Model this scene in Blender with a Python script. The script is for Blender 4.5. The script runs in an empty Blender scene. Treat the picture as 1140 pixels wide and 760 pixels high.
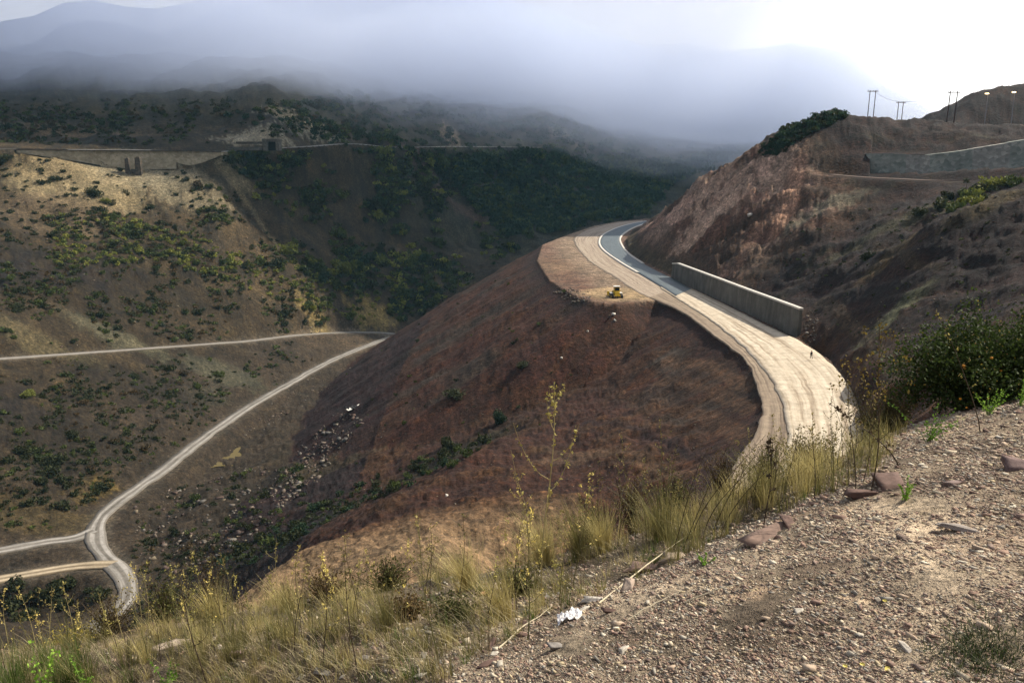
import bpy, math, random
import numpy as np
from mathutils import Vector, geometry
random.seed(7)
rng = np.random.default_rng(11)
C = bpy.context.scene.collection
FOGC = (.80, .865, 1.0); MISTD = .006; FOGD, HAZED, SKYS, SUNE, EXPO, VB = .0125, .00006, .075, 5.0, 0.34, 14
CLOUDC = ((.44,.455,.53), (.54,.55,.62), (1.2,1.2,1.25), (2.6,2.5,2.4))
F, TH = 900.0, math.atan(190.0 / 900.0)
CT, ST = math.cos(TH), math.sin(TH)

# ------------------------------------------------------------------ survey helpers
def ray(px, py):
    a, b = (px - 570) / F, (380 - py) / F
    return a, CT + b * ST, -ST + b * CT
def pz(px, py, z):                                   # the ground point seen at px,py when it lies at height z
    a, y, w = ray(px, py); t = z / w
    return (a * t, y * t, z)
def pd(px, py, d):                                   # the point seen at px,py standing d metres ahead
    a, y, w = ray(px, py); t = d / y
    return (a * t, d, w * t)
def hid(px, d, z):
    return ((px - 570) / F * d * 1.01, d, z)
def proj(p):
    x, y, z = p
    u = y * CT - z * ST; v = y * ST + z * CT
    return 570 + F * x / u, 380 - F * v / u

# ------------------------------------------------------------------ noise
_PT = rng.permutation(4096).astype(np.int32)
_GA = (np.arange(4096) * (2 * math.pi / 4096)).astype(np.float32); _GC, _GS = np.cos(_GA), np.sin(_GA)
def perlin(x, y, seed=0):
    x = np.asarray(x, np.float32) if False else x
    bx, by = np.floor(x), np.floor(y); fx, fy = (x - bx).astype(np.float32), (y - by).astype(np.float32)
    ix, iy = bx.astype(np.int32), by.astype(np.int32)
    u = fx * fx * fx * (fx * (fx * 6 - 15) + 10); v = fy * fy * fy * (fy * (fy * 6 - 15) + 10)
    X0, X1 = _PT[(ix + seed * 31) & 4095], _PT[(ix + 1 + seed * 31) & 4095]
    def g(P, dx, dy):
        h = _PT[(P + iy + dy) & 4095]
        return _GC[h] * (fx - dx) + _GS[h] * (fy - dy)
    n0 = g(X0, 0, 0); n0 += (g(X1, 1, 0) - n0) * u; n1 = g(X0, 0, 1); n1 += (g(X1, 1, 1) - n1) * u
    return (n0 + (n1 - n0) * v) * 1.5
def fbm(x, y, seed=0, octs=5, gain=0.5):
    s = np.zeros_like(x); a = 1.0; t = 0.0
    for k in range(octs):
        s += a * perlin(x, y, seed + k * 17); t += a; a *= gain; x = x * 2.03 + 5.1; y = y * 2.03 + 1.7
    return s / t
def ridged(x, y, seed=0, octs=5, gain=0.55):
    s = np.zeros_like(x); a = 1.0; t = 0.0
    for k in range(octs):
        s += a * (1 - 2 * np.abs(perlin(x, y, seed + k * 13))); t += a; a *= gain; x = x * 2.07 + 3.3; y = y * 2.07 + 9.2
    return s / t
def sstep(a, b, x):
    t = np.clip((x - a) / (b - a), 0, 1); return t * t * (3 - 2 * t)

def catmull(pts, n=8):
    P = [np.array(p, float) for p in pts]; P = [2 * P[0] - P[1]] + P + [2 * P[-1] - P[-2]]
    out = []
    for i in range(1, len(P) - 2):
        for k in range(n):
            t = k / n
            out.append(0.5 * (2 * P[i] + (P[i+1] - P[i-1]) * t + (2*P[i-1] - 5*P[i] + 4*P[i+1] - P[i+2]) * t*t + (-P[i-1] + 3*P[i] - 3*P[i+1] + P[i+2]) * t**3))
    out.append(P[-2]); return np.array(out)
def polydist(X, Y, pl):                               # distance to a polyline, height along it, signed side, position along
    best = np.full(X.shape, 1e9); zz = np.zeros(X.shape); side = np.zeros(X.shape); along = np.zeros(X.shape); acc = 0.0
    for a, b in zip(pl[:-1], pl[1:]):
        dx, dy = b[0] - a[0], b[1] - a[1]; L2 = dx * dx + dy * dy + 1e-9
        t = np.clip(((X - a[0]) * dx + (Y - a[1]) * dy) / L2, 0, 1)
        ex, ey = X - a[0] - t * dx, Y - a[1] - t * dy
        d = np.hypot(ex, ey); m = d < best
        best = np.where(m, d, best); zz = np.where(m, a[2] + t * (b[2] - a[2]), zz)
        side = np.where(m, np.sign(dx * ey - dy * ex), side); along = np.where(m, acc + t * math.sqrt(L2), along)
        acc += math.sqrt(L2)
    return best, zz, side, along
def polynear(X, Y, pl, pad=60):                        # the same, worked out only close to the line
    A = np.array(pl); m = (X > A[:, 0].min() - pad) & (X < A[:, 0].max() + pad) & (Y > A[:, 1].min() - pad) & (Y < A[:, 1].max() + pad)
    r = polydist(X[m], Y[m], pl); o = []
    for k, q in enumerate(r):
        f = np.full(X.shape, 1e3 if k == 0 else 0.0); f[m] = q; o.append(f)
    return o
def inside(X, Y, poly):
    r = np.zeros(X.shape, bool); n = len(poly)
    for i in range(n):
        x1, y1 = poly[i][:2]; x2, y2 = poly[(i + 1) % n][:2]
        if y1 == y2: continue
        c = ((y1 > Y) != (y2 > Y)) & (X < (x2 - x1) * (Y - y1) / (y2 - y1) + x1)
        r ^= c
    return r

# ------------------------------------------------------------------ lines of the place
ZP = -38.0
left_px = [(780,242.5),(716,243.5),(690,246),(662,251),(632,261),(604,272),(598,290),(612,312),(640,329),(662,336),(690,339),(718,335),(735,334),(762,347),(797,373),(830,399),(845,427),(850,455),(842,482),(822,512),(796,552),(770,590)]
right_px = [(935,590),(950,552),(957,520),(961,490),(961,458),(948,428),(924,400),(892,378),(852,358),(802,333),(752,309),(718,293),(699,280),(696,268),(704,256),(722,248.5),(780,247)]
PL = [pz(x, y, ZP) for x, y in left_px]; PR = [pz(x, y, ZP) for x, y in right_px]
POLY = PL + PR
lane_px = [(735,321),(762,338),(790,356),(820,380),(848,408),(866,440),(875,475),(873,515),(862,552)]   # inner edge: step between main road and outer lane
LOWER = catmull([pz(x, y, z) for x, y, z in [(470,366,-93),(442,373,-93),(405,386,-93),(365,403,-93),(325,425,-93),(285,448,-93),(245,474,-93),(210,500,-93),(180,524,-93),(150,545,-93),(122,566,-93),(108,584,-93),(106,602,-93),(120,622,-93),(138,642,-93),(142,662,-94),(124,684,-95),(90,706,-96)]], 6)
UPPER = catmull([pz(x, y, z) for x, y, z in [(442,372,-93),(420,370,-91.5),(380,370,-89),(330,373,-85),(280,379,-81.5),(220,383.5,-77.5),(150,388.5,-73),(80,393.5,-69.5),(0,399,-66),(-90,406,-62),(-200,414,-58)]], 6)
TRACKA = catmull([pz(x, y, z) for x, y, z in [(104,590,-93),(85,598,-93),(50,603,-92.5),(0,612,-92),(-80,628,-91)]], 6)
TRACKB = catmull([pz(x, y, z) for x, y, z in [(128,628,-93),(95,629,-93),(50,635,-93),(0,644,-93),(-90,662,-93)]], 6)
OLD = catmull([pd(x, y, d) for x, y, d in [(-160,162,455),(-60,164,465),(20,166,470),(100,166.5,478),(180,167,488),(243,169,500),(262,167,512),(300,165,525),(340,163,545),(390,160,590),(440,164,640),(500,163,700),(600,164,790)]], 5)
BENCH = catmull([pd(x, y, d) for x, y, d in [(925,194,288),(960,197,280),(1000,199,268),(1050,201,256),(1110,199,244),(1180,193,235),(1260,185,225)]], 5)

PTS = []
def T(*a): PTS.extend(a)
for p in PR: T(p)
for p in PL[2:]:                                      # ground under the spoil heap
    T((p[0] + 6, p[1], -62.0))
for pl in (LOWER, UPPER, TRACKA, TRACKB): T(*[tuple(p) for p in pl[::3]])
T(*[tuple(p) for p in OLD[::2]])
# left mountain
for px in (-420, -240, -110, 0, 60, 120, 180, 240):
    u0 = 283 + .4 * px if px > 0 else 283 + .25 * px; u1 = 448 + .12 * px
    T(pd(px, 352, u0 + .13 * (u1 - u0) + 2), pd(px, 300, u0 + .40 * (u1 - u0)), pd(px, 250, u0 + .70 * (u1 - u0)), pd(px, 205, 448 + .12*px), pd(px, 150, 525 + .15*px), pd(px, 120, 580 + .15*px), pd(px, 85, 650 + .15*px), pd(px, 60, 715 + .15*px), hid(px, 900, 100), hid(px, 1300, 95))
T(pd(300,335,428),pd(300,280,460),pd(300,230,495),pd(300,195,518),pd(300,140,560),pd(300,118,600),pd(300,95,660),pd(300,60,760),hid(300,1000,115),hid(300,1500,115))
T(pd(360,345,440),pd(360,300,480),pd(360,240,535),pd(360,190,580),pd(360,135,620),pd(360,120,660),pd(360,95,720),pd(360,70,820))
T(pd(430,352,480),pd(420,320,505),pd(420,270,560),pd(420,210,630),pd(420,140,690),pd(420,110,760),pd(420,85,840),hid(420,1100,110),hid(420,1500,115))
T(pd(465,352,500),pd(490,320,530),pd(490,280,600),pd(490,225,680),pd(490,175,740),pd(490,130,820),pd(490,100,900))
T(pd(540,300,560),pd(550,270,640),pd(550,235,740),pd(550,190,800),pd(550,145,880),pd(550,112,960),pd(560,95,1030),hid(550,1400,115))
T(hid(600,640,-62),pd(620,258,700),pd(620,230,770),pd(620,190,850),pd(610,140,930),pd(615,106,990),pd(615,95,1080),hid(620,1400,115))
T(hid(660,660,-55),pd(690,240,760),pd(690,215,860),pd(690,180,930),pd(690,150,1010),pd(690,128,1060),hid(690,1180,80),hid(690,1500,100))
T(hid(760,700,-52),pd(760,225,820),pd(760,195,930),pd(760,165,1010),pd(760,140,1090),hid(760,1500,95))
T(hid(860,720,-45),hid(860,850,-20),pd(840,185,980),pd(840,160,1060),pd(850,148,1130),hid(860,1400,60),hid(980,700,-40),hid(1000,1100,30),hid(1000,1500,40),hid(1250,900,20),hid(1400,1400,40))
# between upper and lower valley roads, and the foot of the left mountain
T(pz(60,440,-76),pz(0,450,-72),pz(0,500,-80),pz(60,500,-84),pz(30,560,-90),pz(110,470,-83),pz(160,430,-80),pz(160,500,-90),pz(230,420,-85),pz(220,455,-90),pz(300,400,-88),pz(300,420,-91),pz(360,388,-91),pz(-150,520,-78),pz(-150,580,-86),pz(-80,450,-67))
T(pz(40,665,-98),pz(90,660,-97),pz(20,690,-99),pz(-100,700,-98),pz(120,655,-96.5))
# valley floor right of the lower road
T(pz(420,400,-94),pz(370,425,-95),pz(330,450,-96),pz(290,480,-97),pz(262,508,-98),pz(230,525,-98),pz(190,560,-96),pz(160,600,-95),pz(170,640,-95),pz(200,600,-93),pz(250,560,-92),pz(210,640,-92))
T(pz(330,500,-93),pz(380,470,-93),pz(280,560,-89),pz(300,600,-84),pz(350,560,-82))
# gully with shrubs, near spur, bowl under the haul road
T(pz(250,632,-83),pz(320,605,-79),pz(385,568,-75),pz(440,545,-72),pz(500,515,-69),pz(545,492,-65),pz(570,470,-62),pz(600,455,-60))
T(pz(262,660,-56),pz(300,634,-55),pz(345,606,-55),pz(400,583,-55),pz(440,566,-54),pz(490,533,-54),pz(530,503,-54),pz(560,493,-54.5),pz(620,492,-54))
T(pz(230,680,-56),pz(300,665,-52),pz(350,640,-50),pz(400,615,-49),pz(480,590,-49),pz(540,570,-49),pz(600,560,-49),pz(560,530,-52),pz(640,530,-50.5),pz(700,560,-47),pz(560,508,-54.5),pz(660,505,-53))
T(pz(640,470,-55),pz(690,445,-53),pz(700,400,-50),pz(740,430,-48.5),pz(760,390,-47),pz(800,400,-44),pz(740,480,-48),pz(790,460,-45),pz(820,440,-42.5),pz(700,500,-49),pz(780,510,-44.5),pz(740,540,-46),pz(790,490,-44),pz(700,365,-48))
# slope below the camera
T(hid(200,60,-46),hid(200,100,-72),hid(120,130,-90),hid(60,60,-50),hid(0,100,-78),hid(-200,60,-40),hid(-200,120,-76),hid(-400,100,-60),hid(-500,200,-70),hid(-500,320,-60))
for px, q in ((-300,1.08),(0,1.08),(200,1.05),(400,.98),(600,.95),(800,.9)):
    T(hid(px, 11.5, -7.6*q), hid(px, 20, -14.5*q), hid(px, 38, -27*q))
T(hid(400,62,-40),hid(600,62,-38),hid(800,62,-34),hid(900,60,-30),hid(900,75,-36),hid(950,20,-10),hid(950,40,-19),hid(1000,60,-24),hid(1030,85,-28),hid(1050,40,-15),hid(1050,20,-8.5),hid(1150,20,-7),hid(1150,40,-12),hid(1150,70,-16),hid(1150,100,-19),hid(1400,20,-5),hid(1400,60,-10),hid(1400,110,-14))
# right hill: face
T(pz(975,440,-33),pz(985,400,-31),pd(960,400,135),pd(1000,380,140),pd(1060,360,130),pd(1120,330,125),pd(1200,310,120))
T(pd(930,385,172),pd(905,340,205),pd(960,340,175),pd(1010,320,165),pd(1060,300,160),pd(1130,285,150),pd(1250,270,140))
T(pd(870,320,232),pd(820,300,265),pd(775,285,300),pd(745,272,335),pd(725,262,385),pd(716,256,440),pd(722,247,500))
T(pd(920,300,220),pd(970,290,205),pd(1020,262,190),pd(1045,240,183),pd(1080,225,180),pd(1140,207,176),pd(1250,190,170))
T(hid(1080,205,-12),hid(1140,200,-11),hid(1250,195,-8))
T(pd(870,270,262),pd(820,250,295),pd(780,235,335),pd(750,238,385),pd(737,240,425))
T(pd(920,250,250),pd(970,245,245),pd(1010,225,235),pd(925,215,275),pd(880,205,295),pd(850,200,312),pd(825,205,320),pd(795,212,335))
T(*[tuple(p) for p in BENCH[::3]])
T(pd(968,186,288),pd(1040,188,274),pd(1100,181,264),pd(1150,173,256),pd(1260,165,245))
# crest
T(pd(735,232,440),pd(760,214,390),pd(790,190,360),pd(820,173,345),pd(850,150,335),pd(870,138,330),pd(895,125,328),pd(920,117.5,328),pd(960,121,325),pd(990,123.5,325),pd(1010,129,322),pd(1040,130.5,318),pd(1070,134,315),pd(1110,136,310),pd(1160,136,300),pd(1280,130,285))
T(hid(760,470,-48),hid(800,430,-30),hid(850,400,-15),hid(920,390,5),hid(1000,390,5),hid(1080,380,5),hid(1180,370,4),hid(1300,350,0))
T(pd(1062,137,430),pd(1068,132,455),pd(1076,112,460),pd(1087,100,466),pd(1140,91,470),pd(1260,84,460),pd(1090,98,490),pd(1160,88,495),hid(1060,540,0),hid(1100,560,30),hid(1250,600,35),hid(1075,430,8),hid(1150,430,10),hid(1250,420,12))
# ground by the camera
near = [(1140,455,6.6),(1220,430,6.8),(1060,478,6.2),(980,518,5.5),(900,560,5.0),(820,600,4.6),(740,642,4.2),(640,692,3.8),(570,735,3.5),(520,762,3.3)]
T(*[pd(*q) for q in near])
T(*[pd(*q) for q in [(1140,760,2.45),(1000,760,2.6),(880,760,2.75),(760,760,2.85),(640,760,3.0),(1140,600,3.5),(1000,620,3.5),(900,660,3.4),(1220,700,2.6)]])
T(*[pd(*q) for q in [(1140,440,9.2),(1040,462,8.8),(950,500,8.2),(870,530,7.8),(780,562,7.4),(690,592,7.2),(600,618,7.0),(500,634,7.0),(400,655,7.0),(300,672,6.8),(200,695,6.6),(100,712,6.4),(0,722,6.2),(-150,735,6.0)]])
T(*[pd(*q) for q in [(700,640,5.2),(560,672,5.0),(450,700,4.7),(330,715,4.8),(220,735,4.8),(100,752,4.8),(0,762,4.7),(860,580,5.6)]])
T(*[hid(*q) for q in [(300,2.5,-2.9),(0,2.5,-3.2),(-300,3,-3.6),(500,2.0,-2.3),(800,1.5,-1.85),(570,0.8,-1.95),(1200,1.4,-1.62),(1500,2.5,-1.5),(1500,6,-1.5)]])
T((-6,0,-4.2),(6,0,-1.2),(0,-6,-1.0),(-30,0,-20),(30,0,3),(0,-40,8),(-120,-20,-60),(120,-20,14),(-300,0,-60),(300,0,40),(-800,0,0),(800,0,80),(0,-900,120),(-900,-900,60),(900,-900,140),(-1700,0,60),(1700,0,80),(-1700,1700,90),(1700,1700,40),(0,1700,110),(-1700,-1700,60),(1700,-1700,100),(0,-1700,160),(300,80,30),(300,200,30),(-300,100,-60))

def build_tin(pts):
    P = []; seen = set()
    for p in pts:
        k = (round(p[0], 2), round(p[1], 2))
        if k in seen: continue
        seen.add(k); P.append(p)
    xy = [Vector((p[0], p[1])) for p in P]
    v, e, f, ov, oe, of = geometry.delaunay_2d_cdt(xy, [], [], 0, 1e-4)
    V = np.array([[a.x, a.y, P[o[0]][2]] for a, o in zip(v, ov)])
    return V, np.array([list(t) for t in f if len(t) == 3])
TV, TF = build_tin(PTS)

# log-polar sheet round the viewpoint, dense where the valley lies, out to 1.7 km everywhere
az = np.radians(np.concatenate([np.arange(-180, -60, 6), np.arange(-60, -36, 1.0), np.arange(-36, 36, 0.07), np.arange(36, 60, 1.0), np.arange(60, 181, 6)]))
NR = 1040
rr = 0.5 * (1680 / 0.5) ** (np.linspace(0, 1, NR))
rr = np.concatenate([[0.02], rr])
AZ, RR = np.meshgrid(az, rr)
X = RR * np.sin(AZ); Y = RR * np.cos(AZ)
Z = np.full(X.shape, np.nan)
for t in TF:
    a, b, c = TV[t]
    # candidate cells by angle and radius
    cx, cy = np.array([a[0], b[0], c[0]]), np.array([a[1], b[1], c[1]])
    r_ = np.hypot(cx, cy); rmax = r_.max() * 1.0001
    def sd(p, q):
        d = q - p; tt = np.clip(-(p @ d) / (d @ d + 1e-12), 0, 1); return np.hypot(*(p + tt * d))
    pa, pb, pc = a[:2], b[:2], c[:2]
    den = (pb[0]-pa[0])*(pc[1]-pa[1]) - (pc[0]-pa[0])*(pb[1]-pa[1])
    if abs(den) < 1e-9: continue
    w1 = ((0-pa[0])*(pc[1]-pa[1]) - (pc[0]-pa[0])*(0-pa[1]))/den; w2 = ((pb[0]-pa[0])*(0-pa[1]) - (0-pa[0])*(pb[1]-pa[1]))/den
    contains0 = w1 >= 0 and w2 >= 0 and w1 + w2 <= 1
    rmin = 0 if contains0 else min(sd(pa, pb), sd(pb, pc), sd(pc, pa)) * 0.9999
    an = np.arctan2(cx, cy)
    i0, i1 = np.searchsorted(rr, rmin) , np.searchsorted(rr, rmax) + 1
    i0 = max(0, i0 - 1)
    if contains0 or an.max() - an.min() > math.pi: j0, j1 = 0, len(az)
    else: j0, j1 = max(0, np.searchsorted(az, an.min()) - 1), np.searchsorted(az, an.max()) + 1
    xs, ys = X[i0:i1, j0:j1], Y[i0:i1, j0:j1]
    if xs.size == 0: continue
    u = ((xs-pa[0])*(pc[1]-pa[1]) - (pc[0]-pa[0])*(ys-pa[1]))/den; v = ((pb[0]-pa[0])*(ys-pa[1]) - (xs-pa[0])*(pb[1]-pa[1]))/den
    m = (u >= -1e-6) & (v >= -1e-6) & (u + v <= 1 + 1e-6)
    zz = a[2] + u * (b[2]-a[2]) + v * (c[2]-a[2])
    sub = Z[i0:i1, j0:j1]; sub[m] = zz[m]
Z = np.where(np.isnan(Z), 50.0, Z)
def blur(Z, n):
    for _ in range(n):
        Z = np.concatenate([Z[:1], 0.25*Z[:-2] + 0.5*Z[1:-1] + 0.25*Z[2:], Z[-1:]], 0)
        Z = np.concatenate([Z[:, :1], 0.25*Z[:, :-2] + 0.5*Z[:, 1:-1] + 0.25*Z[:, 2:], Z[:, -1:]], 1)
    return Z
Zs = blur(Z, 18); Z = blur(Zs, 42); bw = sstep(14, 30, RR); Z = Z * (1 - bw) + Zs * bw

# ---- regions
dL, _, _, aL = polydist(X, Y, PL); dR, _, _, _ = polydist(X, Y, PR)
INP = inside(X, Y, POLY)
dl_o, zl_o, _, _ = polynear(X, Y, LOWER[::2]); du_o, zu_o, _, _ = polynear(X, Y, UPPER[::2])
da_o, za_o, _, _ = polynear(X, Y, TRACKA[::2]); db_o, zb_o, _, _ = polynear(X, Y, TRACKB[::2])
dold, zold, _, _ = polynear(X, Y, OLD[::2]); dben, zben, _, _ = polynear(X, Y, BENCH[::2])
R0 = np.hypot(X, Y)
n1 = fbm(X / 55, Y / 55, 3); n2 = fbm(X / 14, Y / 14, 21); n3 = fbm(X / 3.2, Y / 3.2, 40, 4)
leftm = sstep(-20, 40, (Y - 250) + (-X - 60) * 0.4) * (1 - sstep(0, 20, X - (Y - 560) * 0.9)) * (~INP)
far = sstep(560, 640, Y)
RH = sstep(0, 12, np.where(INP, 0, dR)) * (dR < dL) * sstep(55, 90, X * .6 + Y * .35) * (X > 0)
# spoil heap: cone with gullied face
out = np.where(INP, 0, dL)
sl = 0.60
cone = ZP - sl * out - 0.6 + 0.6 * np.exp(-out) + sstep(0, 15, out) * (1.3 * fbm(X / 11, Y / 30, 77) + 0.2 * n3 + 2.4 * fbm(aL / 13, out / 70, 5, 4) + 1.0 * (ridged(aL / 6 + .3 * n2, out / 45, 15, 4) - .3))
lefty = (dL <= dR) | INP
# natural relief
gul = ridged(X / 62 + 0.25 * n1, Y / 90, 9, 4) - .3
offr = sstep(0, 50, np.minimum(np.minimum(dl_o, du_o) - 3, dold + 6))
gf = ridged(X / 20 + .5 * n2, Y / 34 + Z / 40, 12, 4) - .3
Zn = Z + leftm * (4.0 * n1 + gul * 4.2 + gf * 1.9 + 1.0 * n2 + .3 * n3) * offr
Zn += far * (12 * fbm(X / 120, Y / 120, 33, 5) + 5 * (ridged(X / 70, Y / 110, 37, 4) - .3) + 1.0 * n2) * sstep(0, 40, dold)
rid = ridged(X / 15 + .6 * n2, Y / 24 + Z / 14, 61, 6) - .3
ben0 = sstep(3, 22, np.minimum(dben, 99))
Zn += RH * sstep(0, 22, dR) * ben0 * (2.2 * n1 + 1.6 * n2 + 1.6 * (ridged(X / 13, Y / 19 + Z / 9, 66, 5) - .3) + .4 * n3)
CUTM = RH * sstep(240, 275, Y) * (1 - sstep(92, 122, X)) * sstep(1, 8, dR) * (Y < 560)
Zn += CUTM * (rid * 4.6 + 1.0 * n3)
ZnearM = sstep(14, 60, R0) * (1 - leftm) * (1 - RH) * (1 - far)
flatm = sstep(0, 12, np.minimum(np.minimum(dl_o, du_o), np.minimum(da_o, db_o)) - 3)
Zn += ZnearM * flatm * (1.6 * n2 + .45 * n3 + 1.3 * (ridged(X / 22, Y / 22, 71, 4) - .3))
ZZ = np.where(INP, ZP - .04, np.where(lefty & (out < 200), np.maximum(Zn, cone), Zn))
def carve(ZZ, d, zr, w, fall):
    k = 1 - sstep(w, w + fall, d); return ZZ * (1 - k) + (zr - .22) * k
ZZ = carve(ZZ, dl_o, zl_o, 3.6, 7); ZZ = carve(ZZ, du_o, zu_o, 2.6, 6); ZZ = carve(ZZ, da_o, za_o, 3, 8); ZZ = carve(ZZ, db_o, zb_o, 2.8, 6)
ZZ = carve(ZZ, dold, zold, 3.0, 8); ZZ = carve(ZZ, dben, zben, 3.0, 5)
ZZ += (n4r := .45 * fbm(X / 1.3, Y / 1.3, 255, 3) + .35 * fbm(X / 3.0, Y / 3.0, 257, 3)) * (1 - .7 * (lefty & (cone > Zn))) * (1 - .4 * RH) * sstep(40, 70, R0) * (1 - sstep(420, 520, R0)) * (~INP) * sstep(0, 4, np.minimum(np.minimum(dl_o, du_o), np.minimum(np.minimum(da_o, db_o), np.minimum(dold, dben))) - 3.5)
# ground cut down in front of the two masonry walls
WC = [(18,167,170,466),(40,167,173,468),(75,167.5,178,473),(110,168,184,478),(150,168,189,482),(195,168.5,188,487),(225,169,181,490),(246,169.5,173,494)]
BC = [(968,171,193,291),(990,171,193,287),(1010,171.5,194,284),(1037,173,196,278),(1060,169.5,196.5,274),(1085,166,197,269),(1110,161.5,197,264),(1128,158.5,197,260),(1160,153,197,254),(1210,146,197,245)]
for cols_, rel, sl_ in ((WC, 22, .42), (BC, 9, .05)):
    PB_ = [pd(a, c_, d_) for a, b, c_, d_ in cols_]
    q = polynear(X, Y, PB_, 40); lim = q[1] + .15 - q[0] * sl_ + np.maximum(0, q[0] - rel) * 3
    ax_ = X / np.maximum(Y, 1); A0, A1 = PB_[0][0] / PB_[0][1] - .001, PB_[-1][0] / PB_[-1][1]; inx = (ax_ > A0) & (ax_ < A1)
    front = inx & ((q[0] < 40) & (q[2] < 0)) | (q[0] < 2.8) & inx; ZZ = np.where(front, np.minimum(ZZ, lim), ZZ)
    PT_ = [pd(a, b + .6, d_) for a, b, c_, d_ in cols_]
    q2 = polynear(X, Y, PT_, 40); back = inx & (q2[0] < 16) & (q2[0] > 2.8) & (q2[2] > 0)
    k_ = (1 - sstep(6, 16, q2[0])) * back; ZZ = ZZ * (1 - k_) + (q2[1] + .05 * q2[0]) * k_
# near ground relief
nearm = 1 - sstep(9, 16, R0)
ZZ += nearm * (0.05 * fbm(X / .9, Y / .9, 90, 4) + .10 * fbm(X / 2.6, Y / 2.6, 95, 3) + 0.012 * ridged(X / .16, Y / .22, 99, 3))
ZZ += (1 - nearm) * (1 - sstep(16, 60, R0)) * (.5 * n3 + .8 * n2)

def gh(x, y):                                         # terrain height at a point
    r = math.hypot(x, y); a = math.atan2(x, y)
    i = min(max(np.searchsorted(rr, r) - 1, 0), len(rr) - 2); j = min(max(np.searchsorted(az, a) - 1, 0), len(az) - 2)
    t = min(1, max(0, (r - rr[i]) / (rr[i+1] - rr[i]))); s = min(1, max(0, (a - az[j]) / (az[j+1] - az[j])))
    return float((ZZ[i, j]*(1-s) + ZZ[i, j+1]*s)*(1-t) + (ZZ[i+1, j]*(1-s) + ZZ[i+1, j+1]*s)*t)
def hit(px, py, d0=0.0):                              # where the line of sight meets the ground beyond d0
    a, y, w = ray(px, py); k = a / y; an = math.atan(k); cs = math.cos(an)
    j = min(max(np.searchsorted(az, an) - 1, 0), len(az) - 2); s = (an - az[j]) / (az[j+1] - az[j])
    col = ZZ[:, j] * (1 - s) + ZZ[:, j+1] * s
    yy = rr * cs; rz = yy * (w / y)
    m = np.nonzero((col >= rz) & (yy > d0))[0]
    if len(m) == 0: return None
    i = m[0]
    if i == 0: return None
    f0, f1 = rz[i-1] - col[i-1], rz[i] - col[i]; t = f0 / (f0 - f1 + 1e-9); t = min(max(t, 0), 1)
    yv = yy[i-1] + t * (yy[i] - yy[i-1])
    return (k * yv, yv, float(col[i-1] + t * (col[i] - col[i-1])))

# ------------------------------------------------------------------ object helpers
def tag(o, label=None, cat=None, group=None, kind=None):
    if label: o['label'] = label
    if cat: o['category'] = cat
    if group: o['group'] = group
    if kind: o['kind'] = kind
    return o
def empty(name, loc, rz=0.0):
    o = bpy.data.objects.new(name, None); C.objects.link(o); o.location = loc; o.rotation_euler = (0, 0, rz); o.empty_display_size = .3
    return o
def mesh_obj(name, V, Fc, mats, parent=None, smooth=False, cols=None, uvs=None, mi=None):
    me = bpy.data.meshes.new(name)
    V = np.asarray(V, np.float32); Fc = np.asarray(Fc, np.int32)
    me.vertices.add(len(V)); me.vertices.foreach_set('co', V.ravel())
    k = Fc.shape[1]; n = len(Fc)
    me.loops.add(n * k); me.loops.foreach_set('vertex_index', Fc.ravel())
    me.polygons.add(n); me.polygons.foreach_set('loop_start', np.arange(0, n * k, k, dtype=np.int32))
    me.polygons.foreach_set('loop_total', np.full(n, k, np.int32)) if False else None
    if mi is not None: me.polygons.foreach_set('material_index', np.asarray(mi, np.int32))
    me.update(calc_edges=True)
    if smooth: me.polygons.foreach_set('use_smooth', np.ones(n, bool))
    if cols is not None:
        at = me.attributes.new('albedo', 'FLOAT_COLOR', 'POINT'); c4 = np.ones((len(V), 4), np.float32); c4[:, :3] = cols; at.data.foreach_set('color', c4.ravel())
    if uvs is not None:
        uv = me.uv_layers.new(name='UVMap'); uv.data.foreach_set('uv', np.asarray(uvs, np.float32)[Fc.ravel()].ravel())
    for m in (mats if isinstance(mats, (list, tuple)) else [mats]): me.materials.append(m)
    o = bpy.data.objects.new(name, me); C.objects.link(o)
    if parent: o.parent = parent
    return o
def grid_faces(nr, nc):
    i, j = np.meshgrid(np.arange(nr - 1), np.arange(nc - 1), indexing='ij'); a = (i * nc + j).ravel()
    return np.stack([a, a + 1, a + nc + 1, a + nc], 1)

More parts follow.
